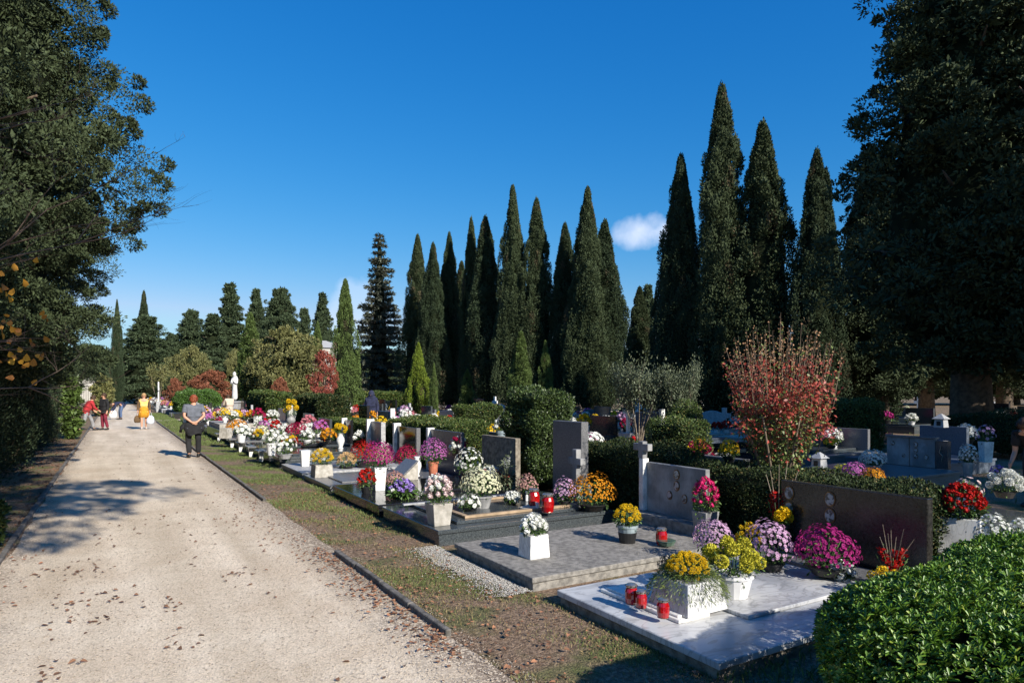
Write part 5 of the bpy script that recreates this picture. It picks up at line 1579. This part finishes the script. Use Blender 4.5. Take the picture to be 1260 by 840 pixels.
# ================================================================== PEOPLE
M_skin = mat('skin', (.55, .30, .20), .5, (.48, .25, .16), 8)
M_dark = mat('eye_dark', (.02, .015, .012), .3, (.02, .015, .01), 5)
M_lip = mat('lip', (.35, .10, .08), .5, (.3, .08, .07), 5)
def skin_mesh(name, chains, mats, lvl=2, root=0):
    """chains: list of [(x,y,z,r) ...]; points shared by equal coordinates"""
    idx, vs, rs_, es = {}, [], [], []
    for ch in chains:
        prev = None
        for p in ch:
            k = tuple(round(q, 4) for q in p[:3])
            if k not in idx:
                idx[k] = len(vs); vs.append(p[:3]); rs_.append(p[3] if isinstance(p[3], tuple) else (p[3], p[3]))
            if prev is not None and prev != idx[k]: es.append((prev, idx[k]))
            prev = idx[k]
    me = bpy.data.meshes.new(name)
    me.from_pydata(vs, es, [])
    ob = bpy.data.objects.new(name, me)
    col.objects.link(ob)
    md = ob.modifiers.new('skin', 'SKIN')
    md.use_smooth_shade = True
    if not me.skin_vertices: me.skin_vertices.new(name='')
    for i, r in enumerate(rs_):
        me.skin_vertices[0].data[i].radius = r
        me.skin_vertices[0].data[i].use_root = (i == root)
    sb = ob.modifiers.new('sub', 'SUBSURF'); sb.levels = lvl; sb.render_levels = lvl
    dg = bpy.context.evaluated_depsgraph_get()
    dg.update()
    out = bpy.data.meshes.new_from_object(ob.evaluated_get(dg))
    out.name = name
    out.materials.clear()
    for m in (mats if isinstance(mats, (list, tuple)) else [mats]): out.materials.append(m)
    bpy.data.objects.remove(ob)
    return out
def lerp(a, b, s): return tuple(a[i] + (b[i] - a[i]) * s for i in range(3))
def hand_chains(w, d, up, s=1.0):
    """five finger chains from wrist w along direction d; up = back-of-hand normal"""
    d = Vector(d).normalized(); up = Vector(up).normalized(); sd = d.cross(up).normalized()
    w = Vector(w)
    palm = w + d * .05
    out = [[(*w, .024), (*palm, .030)]]
    for k, (o, ln) in enumerate(((-.026, .060), (-.009, .072), (.009, .068), (.026, .054))):
        p1 = palm + d * .035 + sd * o
        p2 = p1 + d * ln * .5 - up * .006
        p3 = p2 + d * ln * .38 - up * .018
        out.append([(*palm, .030), (*p1, .010), (*p2, .009), (*p3, .007)])
    th = w + d * .03 - sd * .032
    out.append([(*palm, .030), (*th, .011), (*(th + d * .035 - sd * .010 - up * .01), .009)])
    return out
def person(label, loc, heading, J, clothes, hair=None, Hs=1.0, skin=M_skin, face=True, bare_arms=True):
    """J: joint positions in a 1.70 m body, facing +y"""
    D = dict(pelvis=(0, 0, .95), waist=(0, 0, 1.08), chest=(0, 0, 1.30), neck=(0, -.005, 1.455), head=(0, .015, 1.565), crown=(0, .01, 1.63),
             shL=(-.185, 0, 1.385), elL=(-.24, -.03, 1.11), wrL=(-.25, .03, .87), shR=(.185, 0, 1.385), elR=(.24, -.03, 1.11), wrR=(.25, .03, .87),
             hiL=(-.095, 0, .90), knL=(-.105, .01, .50), anL=(-.11, -.02, .085), toL=(-.125, .13, .035), hiR=(.095, 0, .90), knR=(.105, .01, .50), anR=(.11, -.02, .085), toR=(.125, .13, .035),
             hdL=None, hdR=None, upL=(-1, 0, 0), upR=(1, 0, 0))
    D.update(J)
    t = thing('person', label, 'person', loc, heading, None, Hs)
    ch = [[(*D['pelvis'], (.135, .10)), (*D['waist'], (.125, .09)), (*D['chest'], (.15, .105)), (*D['neck'], .052), (*D['head'], (.078, .092)), (*D['crown'], (.066, .078))]]
    for s in 'LR':
        sh, el, wr = D['sh' + s], D['el' + s], D['wr' + s]
        ch.append([(*D['chest'], (.15, .105)), (*sh, .058), (*lerp(sh, el, .5), .045), (*el, .037), (*lerp(el, wr, .4), .036), (*wr, .024)])
        dr = D['hd' + s] or tuple(wr[i] - el[i] for i in range(3))
        ch += hand_chains(wr, dr, D['up' + s])
        hi, kn, an, to = D['hi' + s], D['kn' + s], D['an' + s], D['to' + s]
        ch.append([(*D['pelvis'], (.135, .10)), (*hi, .088), (*lerp(hi, kn, .5), .075), (*kn, .056), (*lerp(kn, an, .35), .056), (*an, .036), (*lerp(an, to, .5), .036), (*to, .028)])
    body = skin_mesh('body', ch, [skin, M_dark, M_lip], 2)
    hd = Vector(D['head']); cr = Vector(D['crown']); up = (cr - Vector(D['neck'])).normalized()
    fw = D.get('look', (0, 1, 0)); fw = Vector(fw); fw = (fw - up * fw.dot(up)).normalized(); sdv = fw.cross(up)
    if face:
        f = MB()
        f.ball(tuple(hd + fw * .098 + up * .0), (.012, .018, .022), 6, 5, 0)
        for q in (-1, 1):
            f.ball(tuple(hd + fw * .084 + up * .028 + sdv * .030 * q), .010, 6, 4, 1)
            f.ball(tuple(hd + sdv * .082 * q + up * .01), (.012, .018, .028), 6, 5, 0)
        f.ball(tuple(hd + fw * .088 - up * .038), (.022, .008, .006), 6, 4, 2)
        join_into(body, f)
    part('body', body, t)
    for nm, fn in clothes: part(nm, fn(D), t)
    if hair:
        hm, style = hair
        b = MB()
        hc = hd.lerp(cr, .55) - fw * .018
        b.ball(tuple(hc + up * .012), (.094, .104, .098), 12, 8)
        if style == 'long': b.ball(tuple(hc - fw * .05 - up * .10), (.085, .05, .15), 10, 7)
        if style == 'short': b.ball(tuple(hc - fw * .030 - up * .045), (.088, .078, .085), 10, 7)
        if style == 'mid': b.ball(tuple(hc - fw * .035 - up * .05), (.092, .07, .095), 10, 7)
        rr = np.random.RandomState(4)
        n = 420
        d = norm(rr.normal(0, 1, (n, 3)))
        pts = np.array(hc) + d * np.array([.094, .104, .10])
        # cut away the face side
        keep = (d @ np.array(fw)) < .45
        me = b.mesh('hair', hm, smooth=True)
        lv = leaves('hair', pts[keep], d[keep] * .5 + np.array([0, 0, -.8]), d[keep], .04, .02, hm)
        ho = part('hair', me, t)
        part('hair_strands', lv, ho)
    return t
def c_top(m, sleeve=.5, loose=.022, hem=None, long=False, dy=0):
    def f(D):
        if dy:
            D = dict(D)
            for k_ in ('pelvis', 'waist', 'chest', 'neck'): D[k_] = (D[k_][0], D[k_][1] + dy, D[k_][2])
        L = loose
        ch = [[(*(hem or lerp(D['pelvis'], D['waist'], -.25)), (.165 + L, .13 + L)), (*D['pelvis'], (.15 + L, .115 + L)), (*D['waist'], (.135 + L, .10 + L)), (*D['chest'], (.158 + L, .11 + L)), (*lerp(D['chest'], D['neck'], .72), .066 + L * .4)]]
        for s in 'LR':
            sh, el, wr = D['sh' + s], D['el' + s], D['wr' + s]
            c = [(*D['chest'], (.158 + L, .11 + L)), (*sh, .066 + L * .6), (*lerp(sh, el, .45), .052 + L * .6)]
            if sleeve > .5: c += [(*el, .046 + L * .5), (*lerp(el, wr, .5), .042 + L * .5), (*lerp(el, wr, .93), .034 + L * .4)]
            else: c += [(*lerp(sh, el, .72), .050 + L * .6)]
            ch.append(c)
        return skin_mesh('top', ch, m, 2, 1)
    return f
def c_trousers(m, loose=.016):
    def f(D):
        L = loose
        ch = [[(*lerp(D['pelvis'], D['waist'], .45), (.135 + L, .10 + L)), (*D['pelvis'], (.14 + L, .11 + L))]]
        for s in 'LR':
            hi, kn, an = D['hi' + s], D['kn' + s], D['an' + s]
            ch.append([(*D['pelvis'], (.14 + L, .11 + L)), (*hi, .092 + L), (*lerp(hi, kn, .5), .080 + L), (*kn, .062 + L), (*lerp(kn, an, .5), .056 + L), (*lerp(kn, an, .94), .048 + L)])
        return skin_mesh('trousers', ch, m, 2, 1)
    return f
def c_shoes(m):
    def f(D):
        b = MB()
        for s in 'LR':
            an, to = Vector(D['an' + s]), Vector(D['to' + s])
            z = min(an.z, to.z)
            mid = an.lerp(to, .5)
            d = (to - an); a = math.atan2(d.x, d.y)
            n0 = len(b.v)
            b.ball((0, 0, 0), (.048, .145, .045), 12, 7)
            b.ball((0, -.06, .03), (.044, .07, .05), 10, 6)
            for i in range(n0, len(b.v)):
                x, y, zz = b.v[i]
                b.v[i] = (mid.x + x * math.cos(a) + y * math.sin(a), mid.y - x * math.sin(a) + y * math.cos(a), max(.0, z + .008 + zz))
        return b.mesh('shoes', m, smooth=True)
    return f
def c_skirt(m, z0, z1, r0, r1, name='skirt', c=(0, 0)):
    def f(D):
        b = MB()
        n = 28
        prof = [(r1 * .92, z1), (r1, z1 - .04), ((r0 + r1) / 2 * 1.02, (z0 + z1) / 2), (r0, z0), (r0 * .97, z0)]
        vs, fs = [], []
        for r, z in prof:
            for k in range(n):
                a = 2 * PI * k / n
                w = 1 + (.05 * math.sin(a * 7) if z < (z0 + z1) / 2 + .01 else 0)
                vs.append((c[0] + r * w * math.cos(a), c[1] + r * w * .78 * math.sin(a), z))
        for i in range(len(prof) - 1):
            for k in range(n): fs.append((i * n + k, i * n + (k + 1) % n, (i + 1) * n + (k + 1) % n, (i + 1) * n + k))
        b.add(vs, fs)
        return b.mesh(name, m, smooth=True)
    return f
M_gtee = mat('grey_jersey', (.13, .14, .17), .9, (.09, .10, .12), 14)
M_blk = mat('black_cloth', (.018, .018, .02), .9, (.010, .010, .012), 10)
M_navy = mat('navy_cloth', (.025, .030, .07), .9, (.015, .018, .04), 10)
M_jean = mat('denim', (.10, .15, .26), .9, (.06, .09, .17), 20)
M_mar = mat('maroon_cloth', (.20, .02, .04), .9, (.12, .012, .025), 10)
M_redc = mat('red_cloth', (.42, .03, .035), .9, (.28, .02, .025), 10)
M_gtr = mat('grey_cloth', (.30, .30, .31), .9, (.2, .2, .21), 12)
M_yel = mat('mustard_cloth', (.62, .29, .02), .9, (.50, .22, .015), 12)
M_brn = mat('brown_knit', (.14, .085, .04), .95, (.08, .05, .025), 30)
M_beige = mat('beige_coat', (.60, .49, .38), .9, (.48, .39, .30), 8)
M_hred = mat('red_hair', (.26, .075, .03), .6, (.20, .04, .015), 30)
M_hbr = mat('brown_hair', (.08, .045, .025), .6, (.04, .022, .012), 30)
M_hbl = mat('blond_hair', (.45, .28, .12), .6, (.3, .18, .08), 30)
M_bag = mat('pale_carrier_bag', (.62, .66, .74), .4, (.48, .52, .60), 9)
M_shoe = mat('dark_shoe', (.02, .02, .022), .5, (.015, .015, .015), 5)
M_shoew = mat('light_shoe', (.55, .5, .45), .5, (.45, .4, .36), 5)
# man with his hands clasped behind his back, jacket hanging over them
def c_jacket(D):
    b = MB()
    rs = np.random.RandomState(3)
    n, m = 18, 6
    vs, fs = [], []
    for j in range(m + 1):
        t = j / m
        z = .95 - .32 * t
        for k in range(n):
            a = 2 * PI * k / n
            rx = .225 + .05 * math.sin(PI * min(1, t * 1.2)) - .03 * t
            fold = 1 + .07 * math.sin(a * 5 + j) * t
            vs.append((rx * fold * math.cos(a), -.075 + (.115 + .02 * t) * fold * math.sin(a), z - .03 * math.cos(a * 3) * t))
    for j in range(m):
        for k in range(n): fs.append((j * n + k, j * n + (k + 1) % n, (j + 1) * n + (k + 1) % n, (j + 1) * n + k))
    fs.append(tuple(range(n)))
    b.add(vs, fs)
    b.tube([(-.20, -.06, .93), (-.30, -.08, .82), (-.33, -.08, .70)], [.055, .055, .045], 8)
    b.tube([(.20, -.08, .93), (.22, -.10, .80), (.20, -.12, .72)], [.05, .05, .04], 8)
    return b.mesh('jacket', M_blk, smooth=True)
px, py, _ = G(238, 563)
person('red-haired visitor from behind in grey tee, hands clasped over a black jacket', (px, py, .006), 0.05,
       dict(shL=(-.205, -.01, 1.375), elL=(-.245, -.13, 1.12), wrL=(-.07, -.215, .96), shR=(.205, -.01, 1.375), elR=(.245, -.13, 1.13), wrR=(.07, -.22, .98),
            hdL=(1, -.1, -.35), hdR=(-1, -.1, -.35), upL=(0, -1, 0), upR=(0, -1, 0), knL=(-.12, .03, .5), knR=(.12, .0, .5), anL=(-.11, -.07, .085), toL=(-.13, .07, .035), anR=(.13, .06, .085), toR=(.16, .2, .035),
            head=(.012, .02, 1.56), crown=(.016, .02, 1.62), look=(.45, 1, 0)),
       [('shirt', c_top(M_gtee, .5, .038, (0, -.01, .86))), ('trousers', c_trousers(M_blk, .020)), ('jacket', c_jacket), ('shoes', c_shoes(M_shoe))], (M_hred, 'short'), 1.0)
# woman in a mustard dress walking towards the camera
px, py, _ = G(177, 528)
person('woman in mustard dress and brown cardigan walking with shopping bags', (px, py, .006), PI,
       dict(anL=(-.09, -.12, .085), toL=(-.10, .03, .035), anR=(.09, .12, .085), toR=(.10, .27, .035), knL=(-.09, .0, .49), knR=(.095, .12, .5)),
       [('dress', c_skirt(M_yel, .56, 1.08, .235, .17, 'dress')), ('blouse', c_top(mat('yellow_blouse', (.75, .55, .18), .9, (.6, .42, .12), 10), .5, .012)),
        ('cardigan', c_top(M_brn, 1, .022, (0, -.08, .80), dy=-.055)), ('shoes', c_shoes(M_shoew))], (M_hbl, 'mid'), 1.0)
def bag(label, x, y, z, s, m, rz=0):
    t = thing('carrier_bag', label, 'bag', (x, y, z), rz, None, s)
    vs, fs, n = [], [], 14
    rs = np.random.RandomState(int(abs(x * 100)))
    for j, (a, bb, zz) in enumerate(((.13, .07, 0), (.17, .10, .08), (.17, .10, .2), (.14, .06, .32), (.06, .02, .40))):
        for k in range(n):
            q = 2 * PI * k / n
            w = 1 + rs.uniform(-.08, .08)
            vs.append((a * w * math.cos(q), bb * w * math.sin(q), zz))
    for j in range(4):
        for k in range(n): fs.append((j * n + k, j * n + (k + 1) % n, (j + 1) * n + (k + 1) % n, (j + 1) * n + k))
    fs.append(tuple(range(n)))
    part('sack', MB().add(vs, fs).mesh('sack', m, smooth=True), t)
    part('handle', MB().tube([(-.05, 0, .38), (-.04, 0, .5), (0, 0, .56), (.04, 0, .5), (.05, 0, .38)], .008, 5).mesh('handle', m), t)
bag('pale plastic bag in the right-hand side of the walking woman', px + .27, py - .05, .25, 1.0, M_bag)
bag('brown handbag on the left-hand side of the walking woman', px - .27, py - .02, .32, .85, M_brn, .3)
# visitor in dark jacket and maroon trousers
px, py, _ = G(128, 529)
person('visitor in black jacket and maroon trousers standing at the shaded left', (px, py, .006), 2.2, dict(anL=(-.12, -.1, .085), toL=(-.13, .05, .035)),
       [('trousers', c_trousers(M_mar)), ('jacket', c_top(M_blk, 1, .035)), ('shoes', c_shoes(M_shoe))], (M_hbr, 'short'), 1.0)
px, py, _ = G(106, 530)
person('striding visitor in red top and grey trousers in the shade', (px, py, .006), -1.2,
       dict(pelvis=(0, .0, .92), waist=(0, .06, 1.05), chest=(0, .16, 1.24), neck=(0, .24, 1.37), head=(0, .30, 1.46), crown=(0, .32, 1.53), shL=(-.18, .18, 1.30), shR=(.18, .18, 1.30), elL=(-.25, .22, 1.04), wrL=(-.22, .40, .9), elR=(.25, .25, 1.04), wrR=(.22, .42, .92),
            knL=(-.10, .24, .54), anL=(-.11, .36, .085), toL=(-.11, .50, .035), knR=(.10, -.1, .5), anR=(.11, -.36, .11), toR=(.11, -.22, .035)),
       [('trousers', c_trousers(M_gtr)), ('jumper', c_top(M_redc, 1, .03)), ('shoes', c_shoes(M_shoe))], (M_hbr, 'mid'), 1.0)
px, py, _ = G(148, 516)
person('visitor in navy top and jeans bending down at the left path edge', (px, py, .006), 1.9,
       dict(pelvis=(0, -.10, .93), waist=(0, .04, 1.02), chest=(0, .26, 1.04), neck=(0, .41, 1.0), head=(0, .50, .93), crown=(0, .55, .88), shL=(-.17, .30, 1.0), shR=(.17, .30, 1.0), elL=(-.2, .38, .74), wrL=(-.16, .50, .52), elR=(.2, .38, .74), wrR=(.16, .50, .52),
            hiL=(-.095, -.09, .88), hiR=(.095, -.09, .88), look=(0, .6, -.8)),
       [('trousers', c_trousers(M_jean)), ('jumper', c_top(M_navy, 1, .03)), ('shoes', c_shoes(M_shoe))], (M_hbr, 'short'), 1.0)
bag('white plastic sack on the ground before the bending visitor', *G(139, 514)[:2], .006, 1.35, mat('white_sack', (.75, .76, .78), .4, (.6, .62, .66), 7))
# beige coat by the statue
px, py = W2(282, 33.5)
person('woman in long beige coat bending over the tomb beside the white statue', (px, py, .0), .3,
       dict(chest=(0, .04, 1.29), neck=(0, .09, 1.43), head=(0, .14, 1.51), crown=(0, .17, 1.58), elL=(-.22, .18, 1.12), wrL=(-.12, .38, 1.05), elR=(.22, .18, 1.12), wrR=(.12, .38, 1.05)),
       [('coat', c_top(M_beige, 1, .04)), ('coat_skirt', c_skirt(M_beige, .35, 1.02, .33, .20, 'coat_skirt')), ('shoes', c_shoes(M_shoe))], (M_hbr, 'short'), .98)
px, py = W2(457, 27.5)
person('dark-clad visitor with covered head behind the low clipped hedge', (px, py, .0), 2.6, dict(),
       [('coat', c_top(M_navy, 1, .05)), ('skirt', c_skirt(M_navy, .25, 1.0, .30, .21)), ('shoes', c_shoes(M_shoe)),
        ('headscarf', lambda D: MB().ball((0, 0, 1.60), (.125, .135, .15), 12, 8).ball((0, -.03, 1.46), (.17, .13, .12), 12, 7).mesh('headscarf', M_navy, smooth=True))], (M_hbl, 'short'), 1.05)
px, py = W2(1276, 10.2)
person('person in black mostly outside the right frame edge, bare forearm reaching down', (px, py, .0), 1.6,
       dict(pelvis=(0, -.05, .93), waist=(0, .05, 1.04), chest=(0, .22, 1.16), neck=(0, .34, 1.22), head=(0, .42, 1.27), crown=(0, .47, 1.31), shL=(-.18, .25, 1.14), shR=(.18, .25, 1.14), elL=(-.2, .26, .86), wrL=(-.17, .46, .72), elR=(.2, .24, .86), wrR=(.18, .44, .70), look=(0, .9, -.4)),
       [('shirt', c_top(M_blk, .5, .03)), ('trousers', c_trousers(M_blk)), ('shoes', c_shoes(M_shoe))], (M_hbr, 'mid'), 1.0)

# white statue on its pedestal
def statue():
    x, y = W2(289, 36.5)
    t = thing('statue', 'white robed statue with bowed head on a tall pedestal', 'statue', (x, y, 0), 2.6, None, (.80, .80, 1.0))
    part('pedestal', MB().box(-.32, .32, -.32, .32, 0, 1.15).box(-.38, .38, -.38, .38, 1.15, 1.25).box(-.4, .4, -.4, .4, -.02, .15).mesh('pedestal', M_lgr, bevel=.01), t)
    b = 1.25
    ch = [[(0, 0, b + .02, (.22, .20)), (0, 0, b + .4, (.19, .17)), (0, .01, b + .8, (.16, .14)), (0, .02, b + 1.15, (.17, .13)), (0, .05, b + 1.33, .08), (0, .10, b + 1.46, (.09, .10)), (0, .12, b + 1.54, .075)],
          [(0, .02, b + 1.15, (.17, .13)), (-.17, .04, b + 1.18, .085), (-.19, .14, b + .95, .07), (-.04, .24, b + 1.08, .045), (0, .27, b + 1.16, .03)],
          [(0, .02, b + 1.15, (.17, .13)), (.17, .04, b + 1.18, .085), (.19, .14, b + .95, .07), (.04, .24, b + 1.06, .045)]]
    part('figure', skin_mesh('figure', ch, M_statue, 2), t)
    part('veil', MB().ball((0, .07, b + 1.47), (.115, .125, .15), 12, 8).ball((0, -.03, b + 1.18), (.20, .13, .25), 12, 8).mesh('veil', M_statue, smooth=True), t)
statue()

# ================================================================== ROWS BEHIND
PROTO = {}
def proto(kind, color, fr=.05, cont='pot'):
    k = (kind, color, cont)
    if k not in PROTO:
        sd = 900 + len(PROTO)
        Wm, Hm, ch = .46, .42, .13
        if cont in ('vase', 'grey_vase', 'white_block'): ch = .24; Wm = .36; Hm = .52
        ps = [('vase' if cont != 'pot' and cont != 'white_pot' else 'pot', container(cont, ch, .26 if ch < .2 else .2))]
        Hd = (Hm - ch) * .75; z0 = ch + (Hm - ch) * .25
        ps.append(('greens', stems_into(greens(Wm / 2, Hd, z0, .06, 120, sd), Wm / 2, Hd, z0, ch * .8)))
        ps.append(('blooms', blooms(kind, color, Wm / 2, Hd, z0, fr, sd, W0=False)))
        PROTO[k] = ps
    return PROTO[k]
CW = {'white': 'white', 'yellow': 'yellow', 'magenta': 'magenta', 'crimson': 'crimson', 'pink': 'pink', 'lilac': 'lilac', 'orange': 'orange', 'red': 'red', 'cream': 'cream', 'violet': 'violet-pink'}
def place_name(u, d, x):
    if x < 6.5:
        return 'by the path before the statue' if d < 36 else 'far up beside the path'
    if u < 300: return 'left of the statue'
    if u < 400: return 'between statue and red tree'
    if u < 500: return 'below the dark fir'
    if u < 630: return 'behind the long box hedge'
    if u < 730: return 'behind the tall bush'
    if u < 870: return 'below the grey-green trees'
    if u < 1040: return 'beyond the red-leaved shrub'
    return 'under the huge evergreen'
rf = random.Random(99)
cols = ['white'] * 7 + ['yellow'] * 3 + ['magenta', 'crimson', 'pink', 'lilac', 'orange', 'red', 'cream', 'violet', 'red', 'pink']
TK = {0: M_dgr}
def slab_top(k): return {0: .371, 1: .421, 2: .281, 3: .391, 4: .301, 5: .391, 6: .221, 7: .391}[k]
nflow = 0
def bg_flower(x, y, z, big=1.0, up=None):
    global nflow
    pr = proj((x, y, z + .3))
    if pr is None or not (-15 < pr[0] < 1275): return
    c = rf.choice(cols)
    kind = rf.choice(['dome', 'dome', 'roses'])
    cont = rf.choice(['pot', 'pot', 'white_pot', 'vase', 'white_block'])
    s = rf.uniform(.75, 1.2) * big
    t = thing('potted_flowers', None, 'flowers', (x, y, z), rf.uniform(0, 6), 'flowers set on the tombs in the rows behind', s)
    for pn, me in proto(kind, c, .05, cont): part(pn, me, t)
    later(t, 'small %s flowers in a %s' % (CW[c], {'pot': 'dark pot', 'white_pot': 'white pot', 'vase': 'white vase', 'white_block': 'white stone block'}[cont]), place_name(pr[0], pr[2], x))
    nflow += 1
TAKEN = [(11.1, 13.8, 6.0, 8.6), (14.2, 17.2, 6.8, 9.4)]
HB = [o for o in bpy.data.objects if o.type == 'EMPTY' and o.get('category') in ('hedge', 'bush')]
def blocked(x0, x1, y0, y1):
    for a, b_, c, d in TAKEN:
        if x0 < b_ and x1 > a and y0 < d and y1 > c: return True
    for o in HB:
        if x0 - .5 < o.location.x < x1 + .5 and y0 - .4 < o.location.y < y1 + .4: return True
    for o in bpy.data.objects:
        if o.type == 'EMPTY' and o.name.startswith(('tomb', 'evergreen', 'cypress', 'small_tree')) and x0 - .2 < o.location.x < x1 + .2 and y0 - .2 < o.location.y < y1 + .2: return True
    return False
# row beside the path continues beyond the statue
rows = [(3.3, -1, 29.8, 43.5, 2.35), (3.3, -1, 48.0, 100, 2.5), (7.4, 1, 6.0, 43.5, 2.25), (7.4, 1, 48, 90, 3.0), (11.3, -1, 8.8, 43.5, 2.35), (14.1, 1, 9.6, 43.5, 2.4), (18.2, -1, 7.0, 43.5, 2.5),
        (21.0, 1, 13.0, 43.5, 2.6), (11.3, -1, 48, 80, 3.2), (16, -1, 48, 80, 3.6), (28.6, -1, 12, 44, 3.0), (37, -1, 14, 44, 3.4), (42, -1, 14, 44, 4.0)]
ntomb = 0
for (rx, face, ya, yb, pitch) in rows:
    y = ya
    while y < yb - 1.9:
        k = rf.choice([0, 0, 1, 1, 2, 3, 4, 4, 5, 6, 7])
        if rx == 7.4 and k in (3, 6): k = 4
        x0, x1 = rx, rx + 2.4
        ox = rx if face < 0 else rx + 2.4
        pr = proj((rx + 1.2, y + .9, .6))
        vis = pr is not None and -20 < pr[0] < 1280
        if vis and not blocked(x0, x1, y, y + 1.9):
            t = thing('tomb', None, 'tomb', (ox, y if face < 0 else y + 1.9, 0), 0 if face < 0 else PI, 'tombs in the rows behind')
            for pn, me in KINDS[k][2]: part(pn, me, t)
            later(t, '%s tomb with %s' % (KINDS[k][0], KINDS[k][1]), place_name(pr[0], pr[2], rx))
            ntomb += 1
            nf = rf.choice([1, 2, 2, 3]) if pr[2] < 34 else rf.choice([1, 1, 2])
            if rx == 3.3: nf = rf.choice([3, 4, 4])
            for j in range(nf):
                q = rf.uniform(.35, 1.9)
                fx = rx + q if face < 0 else rx + 2.4 - q
                bg_flower(fx, y + rf.uniform(.35, 1.55), slab_top(k), 1.15)
        y += pitch
for i in range(12):
    u = rf.uniform(560, 1200); d = rf.uniform(14, 30)
    x, y = W2(u, d)
    if not any(abs(x - q) < .5 for q in (8.5,)):
        pass
# small red candles scattered on the nearer tombs
for (x, y, z) in ((4.0, 19.2, .34), (4.6, 21.6, .33), (4.1, 24.2, .34), (5.0, 26.9, .61), (4.0, 31.2, .37), (4.6, 33.6, .37), (8.6, 12.2, .37), (12.6, 14.3, .37), (12.4, 19.4, .37)):
    candle_at(None, x, y, z, .2)
# more blooms on the row by the path between visitor and statue
for k, (x0, x1, y0, y1, z, n) in enumerate(((3.5, 5.4, 21.0, 22.8, .321, 6), (3.5, 5.4, 23.2, 25.2, .341, 6), (3.5, 5.3, 26.0, 29.0, .601, 9), (3.6, 5.4, 18.6, 20.3, .341, 3))):
    for j in range(n):
        bg_flower(rf.uniform(x0, x1), y0 + (y1 - y0) * (j + rf.uniform(.2, .8)) / n, z, 1.0)

# ================================================================== LABELS by order from left to right
from collections import defaultdict
bpy.context.view_layer.update()
grp = defaultdict(list)
for o, stem, place in PENDING: grp[(stem, place)].append(o)
for (stem, place), obs in grp.items():
    obs.sort(key=lambda o: (proj(o.location) or (9999,))[0])
    n = len(obs)
    for i, o in enumerate(obs):
        w = ordn(i, n)
        o['label'] = ('%s %s%s' % (stem, place, ', ' + w if w else ''))
print('tombs', ntomb, 'flowers', nflow, 'objects', len(bpy.data.objects))
